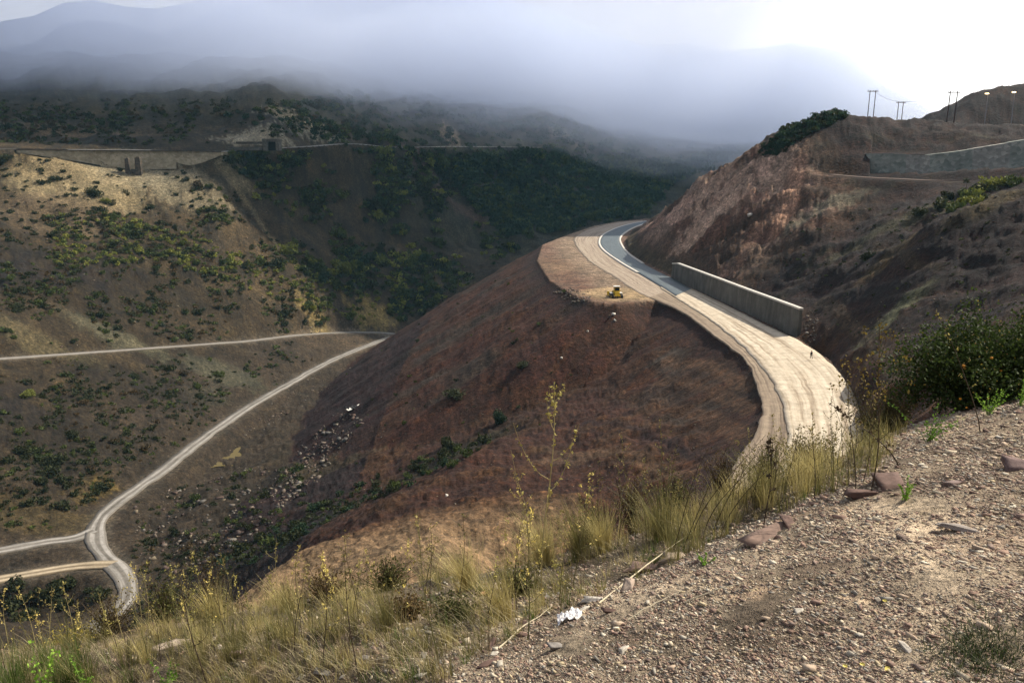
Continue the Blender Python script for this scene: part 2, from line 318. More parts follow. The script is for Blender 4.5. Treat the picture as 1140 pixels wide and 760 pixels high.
class NT:
    def __init__(s, name):
        s.m = bpy.data.materials.new(name); s.m.use_nodes = True; s.t = s.m.node_tree; s.n = s.t.nodes
        s.b = s.n['Principled BSDF']; s.b.inputs['Specular IOR Level'].default_value = .25
    def new(s, typ, **k):
        n = s.n.new(typ)
        for a, v in k.items():
            if a in n.inputs: n.inputs[a].default_value = v
            else: setattr(n, a, v)
        return n
    def l(s, a, b): s.t.links.new(a, b)
    def noise(s, vec, scale, detail=6, rough=.6, dist=0):
        n = s.n.new('ShaderNodeTexNoise'); n.inputs['Scale'].default_value = scale; n.inputs['Detail'].default_value = detail
        n.inputs['Roughness'].default_value = rough; n.inputs['Distortion'].default_value = dist; s.l(vec, n.inputs['Vector']); return n.outputs['Fac']
    def ramp(s, fac, stops):
        r = s.n.new('ShaderNodeValToRGB'); s.l(fac, r.inputs['Fac']); e = r.color_ramp.elements
        while len(e) < len(stops): e.new(.5)
        for q, (p, c) in zip(e, stops): q.position = p; q.color = (*c, 1) if isinstance(c, tuple) else (c, c, c, 1)
        return r.outputs['Color']
    def mix(s, a, b, fac=None, mode='MULTIPLY', f=1.0):
        m = s.n.new('ShaderNodeMix'); m.data_type = 'RGBA'; m.blend_type = mode; m.inputs[0].default_value = f
        if fac is not None: s.l(fac, m.inputs[0])
        for v, k in ((a, 6), (b, 7)):
            if isinstance(v, tuple): m.inputs[k].default_value = (*v, 1)
            else: s.l(v, m.inputs[k])
        return m.outputs[2]
    def bump(s, h, strength=.5, dist=.1, prev=None):
        b = s.n.new('ShaderNodeBump'); b.inputs['Strength'].default_value = strength; b.inputs['Distance'].default_value = dist
        s.l(h, b.inputs['Height'])
        if prev is not None: s.l(prev, b.inputs['Normal'])
        return b.outputs['Normal']
    def obj(s, scale=(1, 1, 1)):
        t = s.n.new('ShaderNodeTexCoord'); m = s.n.new('ShaderNodeMapping'); m.inputs['Scale'].default_value = scale; s.l(t.outputs['Object'], m.inputs['Vector']); return m.outputs[0]
    def uv(s, scale=(1, 1, 1)):
        t = s.n.new('ShaderNodeTexCoord'); m = s.n.new('ShaderNodeMapping'); m.inputs['Scale'].default_value = scale; s.l(t.outputs['UV'], m.inputs['Vector']); return m.outputs[0]
    def done(s, col, rough=.9, normal=None):
        if isinstance(col, tuple): s.b.inputs['Base Color'].default_value = (*col, 1)
        else: s.l(col, s.b.inputs['Base Color'])
        s.b.inputs['Roughness'].default_value = rough
        if normal is not None: s.l(normal, s.b.inputs['Normal'])
        return s.m
def simple(name, c1, c2, scale=5, rough=.85, bump=0, bd=.02):
    t = NT(name); v = t.obj(); f = t.noise(v, scale); col = t.ramp(f, [(.3, c1), (.7, c2)])
    return t.done(col, rough, t.bump(f, bump, bd) if bump else None)

# ------------------------------------------------------------------ colour of the bare ground (dry rock and soil kinds, some sun and shade put in)
def mixc(c, tgt, w):
    w = np.clip(w, 0, 1)[..., None]; return c * (1 - w) + np.array(tgt) * w
n4 = fbm(X / 1.2, Y / 1.2, 55, 3)
col = np.zeros(X.shape + (3,)) + np.array((.118, .092, .062))
col = mixc(col, (.062, .048, .032), sstep(-.1, .35, n1) * .8)
col = mixc(col, (.20, .16, .105), sstep(.05, .4, n2) * .55)
# far slopes, scrub-covered
col = mixc(col, (.085, .09, .068), far * .75)
# wooded foot of the mountain
# right hill
col = mixc(col, (.098, .056, .036), RH * .95)
col = mixc(col, (.145, .092, .062), RH * sstep(0, .35, n2) * .6)
col = mixc(col, (.13, .125, .085), RH * sstep(.15, .42, fbm(X / 22, Y / 10, 131)) * .55)
cutn = ridged(X / 7 + n2, Y / 16 + Z / 6, 141, 4)
col = mixc(col, (.15, .095, .078), CUTM * .9)
col = mixc(col, (.62, .47, .40), CUTM * sstep(.0, .4, cutn + .5 * n1) * sstep(-.2, .3, fbm(X / 30, Y / 30, 151)) * .8)
gfm = leftm * sstep(.12, .5, gf + .3 * n2)
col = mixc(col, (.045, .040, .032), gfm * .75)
col = mixc(col, (.035, .030, .022), RH * sstep(.25, .6, ridged(X / 13, Y / 19 + Z / 9, 66, 5)) * .6)
# spoil heap
SP = (lefty & (cone >= Zn - .3) & (~INP)).astype(float); SP = blur(SP, 2)
streak = fbm(aL / 3.0, out / 26, 161, 4)
col = mixc(col, (.115, .056, .036), SP)
col = mixc(col, (.20, .118, .082), SP * sstep(-.05, .4, streak) * .6)
col = mixc(col, (.085, .078, .068), SP * sstep(.05, .35, fbm(aL / 16, out / 60, 171)) * .7)
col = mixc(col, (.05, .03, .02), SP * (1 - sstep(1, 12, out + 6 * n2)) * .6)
# bowl and near spur
MID = (ZnearM * (1 - SP) * (Y < 215) * (X > -75)).astype(float)
col = mixc(col, (.105, .054, .033), MID * .95)
col = mixc(col, (.19, .115, .075), MID * sstep(.0, .4, n2 + .4 * n3) * .6)
col = mixc(col, (.50, .38, .27), MID * (1 - sstep(98, 122, Y + 4 * n2)) * (X < 10) * .85)  # sunny tan of the near spur put into the ground colour
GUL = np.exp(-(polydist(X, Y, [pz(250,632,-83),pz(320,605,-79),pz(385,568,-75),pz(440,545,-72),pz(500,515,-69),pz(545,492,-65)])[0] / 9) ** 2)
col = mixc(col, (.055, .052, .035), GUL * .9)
# valley bottom
VAL = (1 - sstep(20, 45, np.minimum(dl_o, da_o))) * (1 - SP)
col = mixc(col, (.13, .105, .082), VAL * .7)
dv = np.minimum(np.minimum(dl_o, du_o), np.minimum(da_o, db_o))
col = mixc(col, (.33, .29, .24), (1 - sstep(2.2, 5.5, dv + 2.2 * n3 + 1.5 * n2)) * .8)
# platform
col = mixc(col, (.31, .225, .185), INP * 1.0)
col = mixc(col, (.22, .135, .105), INP * sstep(-.1, .3, n2) * .6)
dsh = polydist(X, Y, [pz(a_, b_, ZP) for a_, b_ in [(690,247.5),(660,254),(641,263),(640,272),(655,290),(682,307),(705,322),(722,331)]])[0]
col = mixc(col, (.56, .46, .37), INP * (1 - sstep(3, 17, dsh + 5 * n2)) * .8)
dz = pz(688, 327, ZP); dd = np.hypot((X - dz[0]) / 13, (Y - dz[1]) / 17)
col = mixc(col, (.75, .60, .42), INP * (1 - sstep(.55, 1.15, dd + .35 * n2)) * .85)
col = mixc(col, (.34, .26, .19), INP * (1 - sstep(0, 1, np.hypot((X - 16) / 16, (Y - 330) / 60) + .3 * n2)) * .6)
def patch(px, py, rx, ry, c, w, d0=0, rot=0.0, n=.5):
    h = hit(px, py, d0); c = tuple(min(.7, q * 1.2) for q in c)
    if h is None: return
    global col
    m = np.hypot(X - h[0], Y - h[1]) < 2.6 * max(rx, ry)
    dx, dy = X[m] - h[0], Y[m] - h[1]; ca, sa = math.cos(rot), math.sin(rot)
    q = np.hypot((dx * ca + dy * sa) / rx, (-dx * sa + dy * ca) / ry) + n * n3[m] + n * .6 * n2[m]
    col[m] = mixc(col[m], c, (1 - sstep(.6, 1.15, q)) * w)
patch(90, 200, 42, 26, (.36, .31, .215), .85, 380)  # pale slope below the old wall: its sunlight is put into the colour
patch(150, 196, 34, 20, (.52, .47, .36), .95, 380); patch(90, 205, 40, 24, (.46, .39, .27), .7, 380)
patch(60, 190, 22, 9, (.42, .35, .24), .7, 380)
patch(210, 210, 26, 16, (.40, .36, .27), .6, 380)
patch(60, 240, 40, 24, (.25, .20, .145), .6, 330)
patch(260, 192, 14, 10, (.36, .32, .23), .6, 380)
patch(75, 150, 60, 18, (.26, .20, .14), .6, 480)
for q in [(285,150,24,14),(330,140,24,14),(360,150,24,12),(260,155,12,8)]: patch(q[0], q[1], q[2], q[3], (.52, .48, .38), .75, 480, .5, 1.3)
patch(130, 375, 26, 8, (.23, .22, .16), .8, 300); patch(40, 380, 30, 8, (.24, .21, .14), .8, 280)
patch(250, 415, 20, 12, (.20, .20, .15), .7); patch(230, 440, 8, 14, (.22, .21, .16), .7)
patch(415, 350, 14, 14, (.42, .34, .18), .8, 380, 0, 1.0); patch(350, 345, 10, 6, (.34, .28, .16), .7, 380, 0, 1.0)
patch(112, 540, 5, 6, (.34, .26, .12), .7, 150, 0, 1.4); patch(90, 552, 5, 4, (.26, .2, .10), .6, 150, 0, 1.2)
patch(150, 425, 26, 14, (.05, .042, .03), .8, 150, 0, 1.0); patch(60, 490, 30, 22, (.05, .042, .03), .75, 120, 0, 1.0); patch(210, 440, 12, 18, (.055, .046, .034), .7, 150, 0, 1.0)  # dark bank patches; deep shadow of the left hollow put into the colour
patch(40, 575, 18, 10, (.2, .16, .09), .6, 150)
patch(700, 215+0, 1, 1, (.2,.2,.2), 0)
patch(500, 146, 10, 18, (.5, .42, .32), .7, 700, 0, 1.0); patch(630, 152, 26, 14, (.30, .27, .21), .7, 700, 0, 1.0)
patch(470, 185, 60, 14, (.17, .12, .10), .7, 560)
for q in [(800,195,14,10),(815,215,10,16),(870,190,9,18),(800,235,12,7),(775,255,8,12)]: patch(q[0], q[1], q[2], q[3], (.46, .36, .30), .7, 240, 0, 1.4)
patch(880, 215, 4, 26, (.42, .29, .23), .8, 230, -.5)
patch(1000, 345, 8, 4, (.36, .37, .25), .9, 120, .4, 1.2); patch(1000, 280, 10, 6, (.32, .24, .13), .5, 150)
patch(925, 225, 16, 5, (.26, .25, .20), .6, 200, 0, 1.3); patch(990, 250, 18, 6, (.22, .22, .15), .6, 180, 0, 1.3)
patch(1110, 220, 12, 5, (.24, .2, .13), .6, 160)
patch(760, 430, 10, 14, (.10, .075, .062), .6); patch(745, 400, 5, 9, (.13, .115, .10), .7, 0)
patch(640, 510, 10, 4, (.24, .17, .13), .6, 90)
# paths and tracks worn into slopes
def trail(pts, w, c, k, d0=0):
    P = [hit(a, b, d0) for a, b in pts]; P = [p for p in P if p]
    if len(P) < 2: return
    global col
    A = np.array(P); m = (X > A[:, 0].min() - 9) & (X < A[:, 0].max() + 9) & (Y > A[:, 1].min() - 9) & (Y < A[:, 1].max() + 9)
    d = polydist(X[m], Y[m], catmull(P, 4))[0]; col[m] = mixc(col[m], c, (1 - sstep(w * .4, w, d + w * .5 * n3[m])) * k)
trail([(245,172),(262,205),(285,240),(310,275),(335,300)], 2.4, (.34, .29, .2), .8, 330)
trail([(195,186),(220,178),(243,170)], 2.5, (.42, .37, .28), .9, 380)
trail([(912,335),(940,352),(965,372),(985,395),(1010,412)], 1.6, (.22, .17, .13), .8, 100)
trail([(1045,300),(1010,285),(975,270)], 1.2, (.2, .16, .12), .7, 100)
trail([(880,200),(862,235),(840,262),(825,290)], 3, (.30, .21, .17), .6, 230)
trail([(742,400),(790,408),(836,432)], 2.2, (.26, .17, .12), .7, 100)
trail([(735,425),(785,432),(838,455)], 2.0, (.24, .155, .11), .7, 100)
trail([(720,452),(780,462),(830,485)], 2.4, (.22, .14, .10), .7, 100)
trail([(600,498),(680,505),(760,528)], 2.6, (.25, .17, .12), .7, 90)
trail([(650,470),(720,482),(790,512)], 1.6, (.05, .03, .022), .7, 90)
trail([(690,337),(688,380),(692,430)], 4, (.15, .09, .07), .5, 100)
trail([(0,612),(50,603),(95,600)], 3, (.2, .17, .14), .6, 120)
# near ground
col = mixc(col, (.42, .325, .235), nearm)
col = mixc(col, (.72, .58, .42), nearm * sstep(-.3, .15, fbm(X / .8, Y / .8, 200)) * .8)
col = mixc(col, (.27, .18, .135), nearm * sstep(.12, .4, fbm(X / .5, Y / .5, 210)) * .5)
edge_line = [pd(*q) for q in near[::-1]]
dE, _, sE, _ = polydist(X, Y, edge_line)
beyond = (Y > 3.2) & (sE > 0)
col = mixc(col, (.13, .10, .065), nearm * beyond * sstep(0, .8, dE) * .75)
col *= (1 + .35 * n3 + .25 * n4 * (1 - nearm))[..., None]
col = np.clip((col.mean(-1, keepdims=True) * (-.45 * (1 - nearm))[..., None] + col * (1 + .45 * (1 - nearm))[..., None]) * (.43 + .50 * nearm + .40 * CUTM - .17 * (X < -40) * (1 - sstep(370, 440, Y)) * (1 - nearm) - .20 * RH * (1 - .6 * CUTM) - .10 * SP - .12 * MID * (Y > 118))[..., None], .01, .75)  # includes a darker left valley: its shadow is put into the colour

t = NT('ground_rock_and_soil')
at = t.n.new('ShaderNodeAttribute'); at.attribute_name = 'albedo'
v = t.obj()
fa = t.noise(v, .7, 9, .72); fb = t.noise(v, 22, 6, .7); fc = t.noise(v, .12, 8, .65)
c = t.mix(at.outputs['Color'], t.ramp(fa, [(.3, .3), (.5, .95), (.68, 1.9)]))
sp1 = t.noise(v, 1.6, 3, .6); sp2 = t.noise(v, 9, 3, .6)
c = t.mix(c, (1.9, 1.8, 1.7), t.ramp(sp1, [(.60, 0.), (.66, 1.)])); c = t.mix(c, (.45, .45, .45), t.ramp(sp1, [(.36, 1.), (.42, 0.)])); c = t.mix(c, (.6, .6, .58), t.ramp(sp2, [(.36, 1.), (.42, 0.)]))
c = t.mix(c, t.ramp(fb, [(.3, .6), (.7, 1.4)])); c = t.mix(c, t.ramp(fc, [(.3, (.55, .57, .56)), (.7, (1.45, 1.38, 1.3))]))
nb = t.bump(fa, .9, .8); nb = t.bump(fb, .6, .02, nb)
GROUND = t.done(c, .95, nb)
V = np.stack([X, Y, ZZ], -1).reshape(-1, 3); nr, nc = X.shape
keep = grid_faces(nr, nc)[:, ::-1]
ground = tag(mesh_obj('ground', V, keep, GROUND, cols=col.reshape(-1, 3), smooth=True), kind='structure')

# ------------------------------------------------------------------ roads
def dirt_mat(name, base, light, dark, su=6, sv=.05, ruts=0):
    t = NT(name); v = t.uv((su, sv, 1)); w = t.obj()
    f1 = t.noise(v, 1.5, 6, .65, .0); f2 = t.noise(w, .5, 8, .7); f3 = t.noise(w, 3.0, 6, .7)
    c = t.mix(base, light, t.ramp(f1, [(.40, 0.), (.60, 1.)]), 'MIX'); c = t.mix(c, dark, t.ramp(f1, [(.33, 1.0), (.45, 0.)]), 'MIX')
    c = t.mix(c, t.ramp(f2, [(.3, .7), (.7, 1.25)])); c = t.mix(c, t.ramp(f3, [(.3, .8), (.7, 1.15)]))
    if ruts:                                          # two worn wheel tracks along the road
        sx = t.n.new('ShaderNodeSeparateXYZ'); tc_ = t.n.new('ShaderNodeTexCoord'); t.l(tc_.outputs['UV'], sx.inputs[0])
        ma = t.n.new('ShaderNodeMath'); ma.operation = 'MULTIPLY'; t.l(sx.outputs['X'], ma.inputs[0]); ma.inputs[1].default_value = 4 * math.pi / (ruts / 10)
        co = t.n.new('ShaderNodeMath'); co.operation = 'COSINE'; t.l(ma.outputs[0], co.inputs[0]); ad = t.n.new('ShaderNodeMath'); ad.operation = 'ADD'; t.l(co.outputs[0], ad.inputs[0]); t.l(f2, ad.inputs[1])
        c = t.mix(c, t.ramp(ad.outputs[0], [(.0, (1.18, 1.18, 1.16)), (1.0, (.62, .60, .56))]))
    return t.done(c, .95, t.bump(f1, .5, .12, t.bump(f3, .2, .05)))
M_HAUL = dirt_mat('pale_rolled_limestone', (.42, .345, .25), (.60, .52, .40), (.24, .18, .125), 4, .012)
M_LANE = dirt_mat('rutted_brown_dirt', (.19, .145, .105), (.31, .245, .175), (.10, .07, .05), 4, .012)
M_SHOUL = dirt_mat('tan_shoulder_dirt', (.29, .225, .17), (.40, .33, .25), (.19, .14, .105), 5, .012)
M_VALLEY = dirt_mat('grey_gravel_road', (.22, .205, .185), (.31, .29, .265), (.16, .145, .125), 3, .03, 4.6)
M_TRACK = dirt_mat('tan_dirt_track', (.30, .24, .165), (.42, .35, .25), (.18, .14, .095), 2.5, .03, 4.0)
t = NT('worn_asphalt'); v = t.obj(); f = t.noise(t.uv((5, .04, 1)), 1.5, 5); g = t.noise(v, 8, 5)
c = t.mix(t.ramp(f, [(.3, (.075, .095, .105)), (.7, (.13, .155, .165))]), t.ramp(g, [(.3, .85), (.7, 1.15)])); M_ASPH = t.done(c, .6)
M_CONC = simple('pale_concrete_kerb', (.5, .47, .41), (.64, .6, .54), 2)

def resample(P, n):
    P = np.array(P); s = np.concatenate([[0], np.cumsum(np.linalg.norm(np.diff(P, axis=0), axis=1))]); q = np.linspace(0, s[-1], n)
    return np.stack([np.interp(q, s, P[:, k]) for k in range(3)], 1), s[-1]
def loft(name, Lp, Rp, m, n=200, k=9, z=0.0, thick=.5, rag=0.0):
    A, La = resample(catmull(Lp, 8), n); B, _ = resample(catmull(Rp, 8), n)
    if rag:
        j = fbm(np.linspace(0, La / 6, n), np.zeros(n) + .5, 333, 4) * rag; dirv = (B - A); dirv /= np.linalg.norm(dirv, axis=1)[:, None]
        A = A + dirv * j[:, None]; B = B + dirv * (j[::-1])[:, None] * .6
    V = []; U = []
    us = np.concatenate([[0], np.linspace(0, 1, k), [1]])
    W = np.linalg.norm(B - A, axis=1).mean()
    for i in range(n):
        for q, u in enumerate(us):
            p = A[i] * (1 - u) + B[i] * u; zz = p[2] + z - (thick if q in (0, len(us) - 1) else 0)
            V.append((p[0], p[1], zz)); U.append((u * W / 10, i / n * La / 10 * 10))
    Fc = grid_faces(n, len(us))
    return tag(mesh_obj(name, V, Fc[:, ::-1] if (B[0]-A[0])[0]*(A[1]-A[0])[1]-(B[0]-A[0])[1]*(A[1]-A[0])[0] < 0 else Fc, m, uvs=U), kind='structure')
def ribbon(name, Cn, half, m, z=0.0, n=200, rag=0):
    Cn, L = resample(Cn, n); d = np.gradient(Cn, axis=0); nn = np.stack([-d[:, 1], d[:, 0], 0 * d[:, 0]], 1); nn /= np.linalg.norm(nn, axis=1)[:, None]
    j = fbm(np.linspace(0, L / 9, n), np.zeros(n) + .5, 301, 4) * rag + half; j2 = fbm(np.linspace(0, L / 9, n), np.zeros(n) + 7.5, 307, 4) * rag + half
    return loft(name, list((Cn + nn * j[:, None])[::3]), list((Cn - nn * j2[:, None])[::3]), m, n, 7, z)
def Pz(l, z=ZP): return [pz(a, b, z) for a, b in l]
inner = [(735,321),(762,338),(790,356),(820,380),(848,408),(866,440),(875,475),(873,515),(862,548),(850,585)]
loft('haul_road', Pz(inner), Pz([(748,311),(800,336),(850,361),(889,380),(921,402),(945,430),(957,458),(960,490),(952,530),(945,548),(930,585)]), M_HAUL, 260, 15, .20, .5, .7)
loft('outer_lane', Pz([(722,331),(760,347.5),(796,374),(828,399),(843,428),(848,455),(840,481),(820,511),(796,550),(772,586)]), Pz([(740,325),(766,341),(794,358),(824,381),(852,409),(870,440),(879,475),(877,515),(866,548),(853,585)]), M_LANE, 220, 11, .03, .4, 1.0)
loft('road_shoulder', Pz([(716,245),(690,247.5),(660,254),(641,263),(640,272),(655,290),(682,307),(705,322),(722,331)]), Pz([(712,251),(700,256),(688,264),(690,272),(702,284),(722,299),(742,310),(752,318),(760,328)]), M_SHOUL, 260, 21, .02, .3, .8)
ASL = [(719,246.3),(700,250),(684,255),(671,262),(667,270),(672,279),(690,292),(710,304),(735,319),(752,330)]
ASR = [(719,248.8),(707,253),(697,258.5),(690.5,265),(692,273),(700,283),(716,294),(735,304),(752,312),(770,322)]
loft('asphalt_road', Pz(ASL), Pz(ASR), M_ASPH, 260, 7, .25, .4)
def kerb(name, pts):
    Cn, L = resample(catmull(Pz(pts), 8), 220); d = np.gradient(Cn, axis=0); nn = np.stack([-d[:, 1], d[:, 0], 0 * d[:, 0]], 1); nn /= np.linalg.norm(nn, axis=1)[:, None]
    return loft(name, list((Cn + nn * .55)[::3]), list((Cn - nn * .55)[::3]), M_CONC, 220, 3, .40, .5)
kerb('kerb', ASL[:8]); kerb('kerb', ASR[:7])
ribbon('valley_road', LOWER, 2.3, M_VALLEY, .02, 420, .8)
ribbon('hillside_road', UPPER, 2.3, M_VALLEY, .03, 420, .8)
ribbon('side_track', TRACKA, 2.2, M_VALLEY, .04, 60, .9)
ribbon('side_track', TRACKB, 2.0, M_TRACK, .05, 60, .5)
ribbon('old_road', OLD, 2.6, M_VALLEY, .02, 160, .6)
ribbon('bench_track', BENCH, 2.4, simple('bench_soil', (.14, .1, .08), (.2, .15, .12), 1), .02, 60, .5)
wp = pz(252, 510, -97.2)
th = np.linspace(0, 2 * math.pi, 40, endpoint=False)
q = 1 + .25 * np.sin(2 * th + .5) + .1 * np.sin(5 * th)
V = [(wp[0], wp[1], wp[2] + .3)] + [(wp[0] + 13 * math.cos(a) * k, wp[1] + 11 * math.sin(a) * k, wp[2] + .3) for a, k in zip(th, q)]
me = bpy.data.meshes.new('water'); me.from_pydata(V, [], [(0, 1 + i, 1 + (i + 1) % 40) for i in range(40)])
t = NT('muddy_water'); me.materials.append(t.done((.15, .118, .05), .25)); pond = bpy.data.objects.new('pond_water', me); C.objects.link(pond); tag(pond, kind='structure')

# ------------------------------------------------------------------ air
def vol_mat(name, colr, dens, aniso):
    m = bpy.data.materials.new(name); m.use_nodes = True; nt = m.node_tree; nt.nodes.remove(nt.nodes['Principled BSDF'])
    p = nt.nodes.new('ShaderNodeVolumePrincipled'); p.inputs['Color'].default_value = (*colr, 1); p.inputs['Density'].default_value = dens; p.inputs['Anisotropy'].default_value = aniso
    nt.links.new(p.outputs[0], nt.nodes['Material Output'].inputs['Volume']); m.cycles.homogeneous_volume = True if hasattr(m.cycles, 'homogeneous_volume') else True
    return m
FX = np.linspace(-1500, 1500, 150); FY = np.concatenate([np.linspace(560, 1100, 80), np.linspace(1120, 1660, 12)])
gx, gy = np.meshgrid(FX, FY)
pxx = 570 + gx / gy * 900 / 1.01
zb = np.interp(pxx, [-200, 0, 200, 400, 500, 600, 680, 760, 860, 1000, 1200], [38, 40, 42, 56, 64, 66, 48, 36, 34, 44, 60])
zb = zb + 20 * fbm(gx / 120, gy / 120, 501, 4) + 7 * fbm(gx / 34, gy / 34, 507, 3) + 75 * (1 - sstep(560, 690, gy - .12 * gx)) + 40 * sstep(60, 260, gx) * (1 - sstep(600, 740, gy))
rm = 1 - np.clip(np.hypot(gx, gy) / 1640, 0, 1)
zt = zb + 170 * sstep(720, 1000, gy) * (1 - sstep(-200, 100, gx)) + (74 + 80 * (1 - sstep(-450, -100, gx)) + 36 * fbm(gx / 200, gy / 200, 520, 3)) * (1 - sstep(860, 1060, pxx)) * np.maximum(.02, 1 - sstep(1500, 1700, np.hypot(gx, gy))) + .5
k = np.ones_like(gx, bool)
import bmesh
def fog_body(name, zb, zt, mat):
    n_, m_ = gx.shape; N = n_ * m_
    thick = (zt - zb).ravel(); Fb = grid_faces(n_, m_); Fb = Fb[(thick[Fb] > 3).all(1)]
    Ft = Fb + N; ed = {}
    for f in Fb:
        for i in range(4): ed[(int(f[i]), int(f[(i + 1) % 4]))] = 1
    Fs = np.array([(a, b, b + N, a + N) for (a, b) in ed if (b, a) not in ed])
    V = np.concatenate([np.stack([gx, gy, zb], -1).reshape(-1, 3), np.stack([gx, gy, zt], -1).reshape(-1, 3)])
    Fa = np.concatenate([Fb[:, ::-1], Ft, Fs]); u, inv = np.unique(Fa.ravel(), return_inverse=True)
    o = mesh_obj(name, V[u], inv.reshape(-1, 4), mat)
    b_ = bmesh.new(); b_.from_mesh(o.data); bmesh.ops.recalc_face_normals(b_, faces=b_.faces); b_.to_mesh(o.data); b_.free()
    return o
fog = fog_body('fog', zb, zt, vol_mat('cloud_vapour', FOGC, FOGD, .1))
for k_, (dz_, dn_, lb_) in enumerate([(12, .45, 'ragged mist hanging just below the cloud'), (28, .22, 'thin mist veil lower on the mountain'), (44, .12, 'faintest and lowest mist veil over the mountain')]):
    mist = fog_body('mist', zb - dz_ - 14 * fbm(gx / 70, gy / 70, 530 + 9 * k_, 3), zt - 8 * (k_ + 1), vol_mat('thin_cloud_vapour', FOGC, MISTD * dn_, .1))
    tag(mist, lb_, 'mist', kind='stuff')
tag(fog, 'grey and white low cloud wrapped round the mountain top', 'fog', kind='stuff')
if HAZED > 0:
    x0, x1, y0, y1, z0, z1 = -1720, 1720, -1720, 1720, -110, 232
    V = [(x, y, z) for z in (z0, z1) for y in (y0, y1) for x in (x0, x1)]
    Fc = [(0,2,3,1),(4,5,7,6),(0,1,5,4),(2,6,7,3),(0,4,6,2),(1,3,7,5)]
    tag(mesh_obj('haze', V, Fc, vol_mat('thin_air_haze', (.36, .72, .95), HAZED, .0)), 'thin bluish haze hanging in the valley air', 'haze', kind='stuff')

# ------------------------------------------------------------------ light, sky, camera
scn = bpy.context.scene
w = bpy.data.worlds.new('World'); scn.world = w; w.use_nodes = True; nt = w.node_tree; bg = nt.nodes['Background']
sky = nt.nodes.new('ShaderNodeTexSky'); sky.sky_type = 'NISHITA'; sky.sun_disc = False
SAZ, SEL = math.radians(68), math.radians(43)
sky.sun_elevation = SEL; sky.sun_rotation = SAZ; sky.air_density = 1.0; sky.dust_density = 2.0
# broken overcast: white cloud laid over the clear sky, thicker towards the horizon
tc = nt.nodes.new('ShaderNodeTexCoord'); mp = nt.nodes.new('ShaderNodeMapping'); mp.inputs['Scale'].default_value = (1, 1, 3.0)
nt.links.new(tc.outputs['Generated'], mp.inputs['Vector'])
nz = nt.nodes.new('ShaderNodeTexNoise'); nz.inputs['Scale'].default_value = 2.2; nz.inputs['Detail'].default_value = 6; nz.inputs['Roughness'].default_value = .5; nt.links.new(mp.outputs[0], nz.inputs['Vector'])
rp = nt.nodes.new('ShaderNodeValToRGB'); nt.links.new(nz.outputs['Fac'], rp.inputs['Fac']); rp.color_ramp.elements[0].position = .25; rp.color_ramp.elements[0].color = (.82, .82, .82, 1); rp.color_ramp.elements[1].position = .6; rp.color_ramp.elements[1].color = (1, 1, 1, 1)
sv_ = Vector((math.sin(SAZ) * math.cos(SEL), math.cos(SAZ) * math.cos(SEL), math.sin(SEL)))
dp = nt.nodes.new('ShaderNodeVectorMath'); dp.operation = 'DOT_PRODUCT'; nt.links.new(tc.outputs['Generated'], dp.inputs[0]); dp.inputs[1].default_value = (math.sin(.75) * math.cos(.3), math.cos(.75) * math.cos(.3), math.sin(.3))
gl = nt.nodes.new('ShaderNodeValToRGB'); nt.links.new(dp.outputs['Value'], gl.inputs['Fac']); e = gl.color_ramp.elements
while len(e) < 4: e.new(.5)
for q_, (p_, c_) in zip(e, [(0.0, CLOUDC[0]), (.60, CLOUDC[1]), (.80, CLOUDC[2]), (1.0, CLOUDC[3])]): q_.position = p_; q_.color = (*c_, 1)
sc_ = nt.nodes.new('ShaderNodeVectorMath'); sc_.operation = 'SCALE'; sc_.inputs['Scale'].default_value = 10.0; nt.links.new(gl.outputs['Color'], sc_.inputs[0])
mx = nt.nodes.new('ShaderNodeMix'); mx.data_type = 'RGBA'; nt.links.new(rp.outputs['Color'], mx.inputs[0]); nt.links.new(sky.outputs[0], mx.inputs[6]); nt.links.new(sc_.outputs[0], mx.inputs[7])
nt.links.new(mx.outputs[2], bg.inputs['Color']); bg.inputs['Strength'].default_value = SKYS
sd = bpy.data.lights.new('sun', 'SUN'); sd.energy = SUNE; sd.angle = math.radians(.6); sd.color = (1, .905, .76)
so = bpy.data.objects.new('sun', sd); C.objects.link(so)
sv_ = Vector((math.sin(SAZ) * math.cos(SEL), math.cos(SAZ) * math.cos(SEL), math.sin(SEL)))
so.rotation_euler = sv_.to_track_quat('Z', 'Y').to_euler()
cd = bpy.data.cameras.new('camera'); cam = bpy.data.objects.new('camera', cd); C.objects.link(cam); scn.camera = cam
cd.sensor_width = 36; cd.sensor_fit = 'HORIZONTAL'; cd.lens = 36 * F / 1140; cd.clip_start = .05; cd.clip_end = 6000
cam.location = (0, 0, 0); cam.rotation_euler = (math.pi / 2 - TH, 0, 0)
scn.view_settings.view_transform = 'Standard'; scn.view_settings.look = 'None'; scn.view_settings.gamma = 1; scn.view_settings.exposure = EXPO
cy = scn.cycles; cy.max_bounces = 5; cy.diffuse_bounces = 2; cy.glossy_bounces = 1; cy.transparent_max_bounces = 8; cy.volume_bounces = VB
cy.use_denoising = True; cy.denoiser = 'OPENIMAGEDENOISE'; cy.caustics_reflective = False; cy.caustics_refractive = False

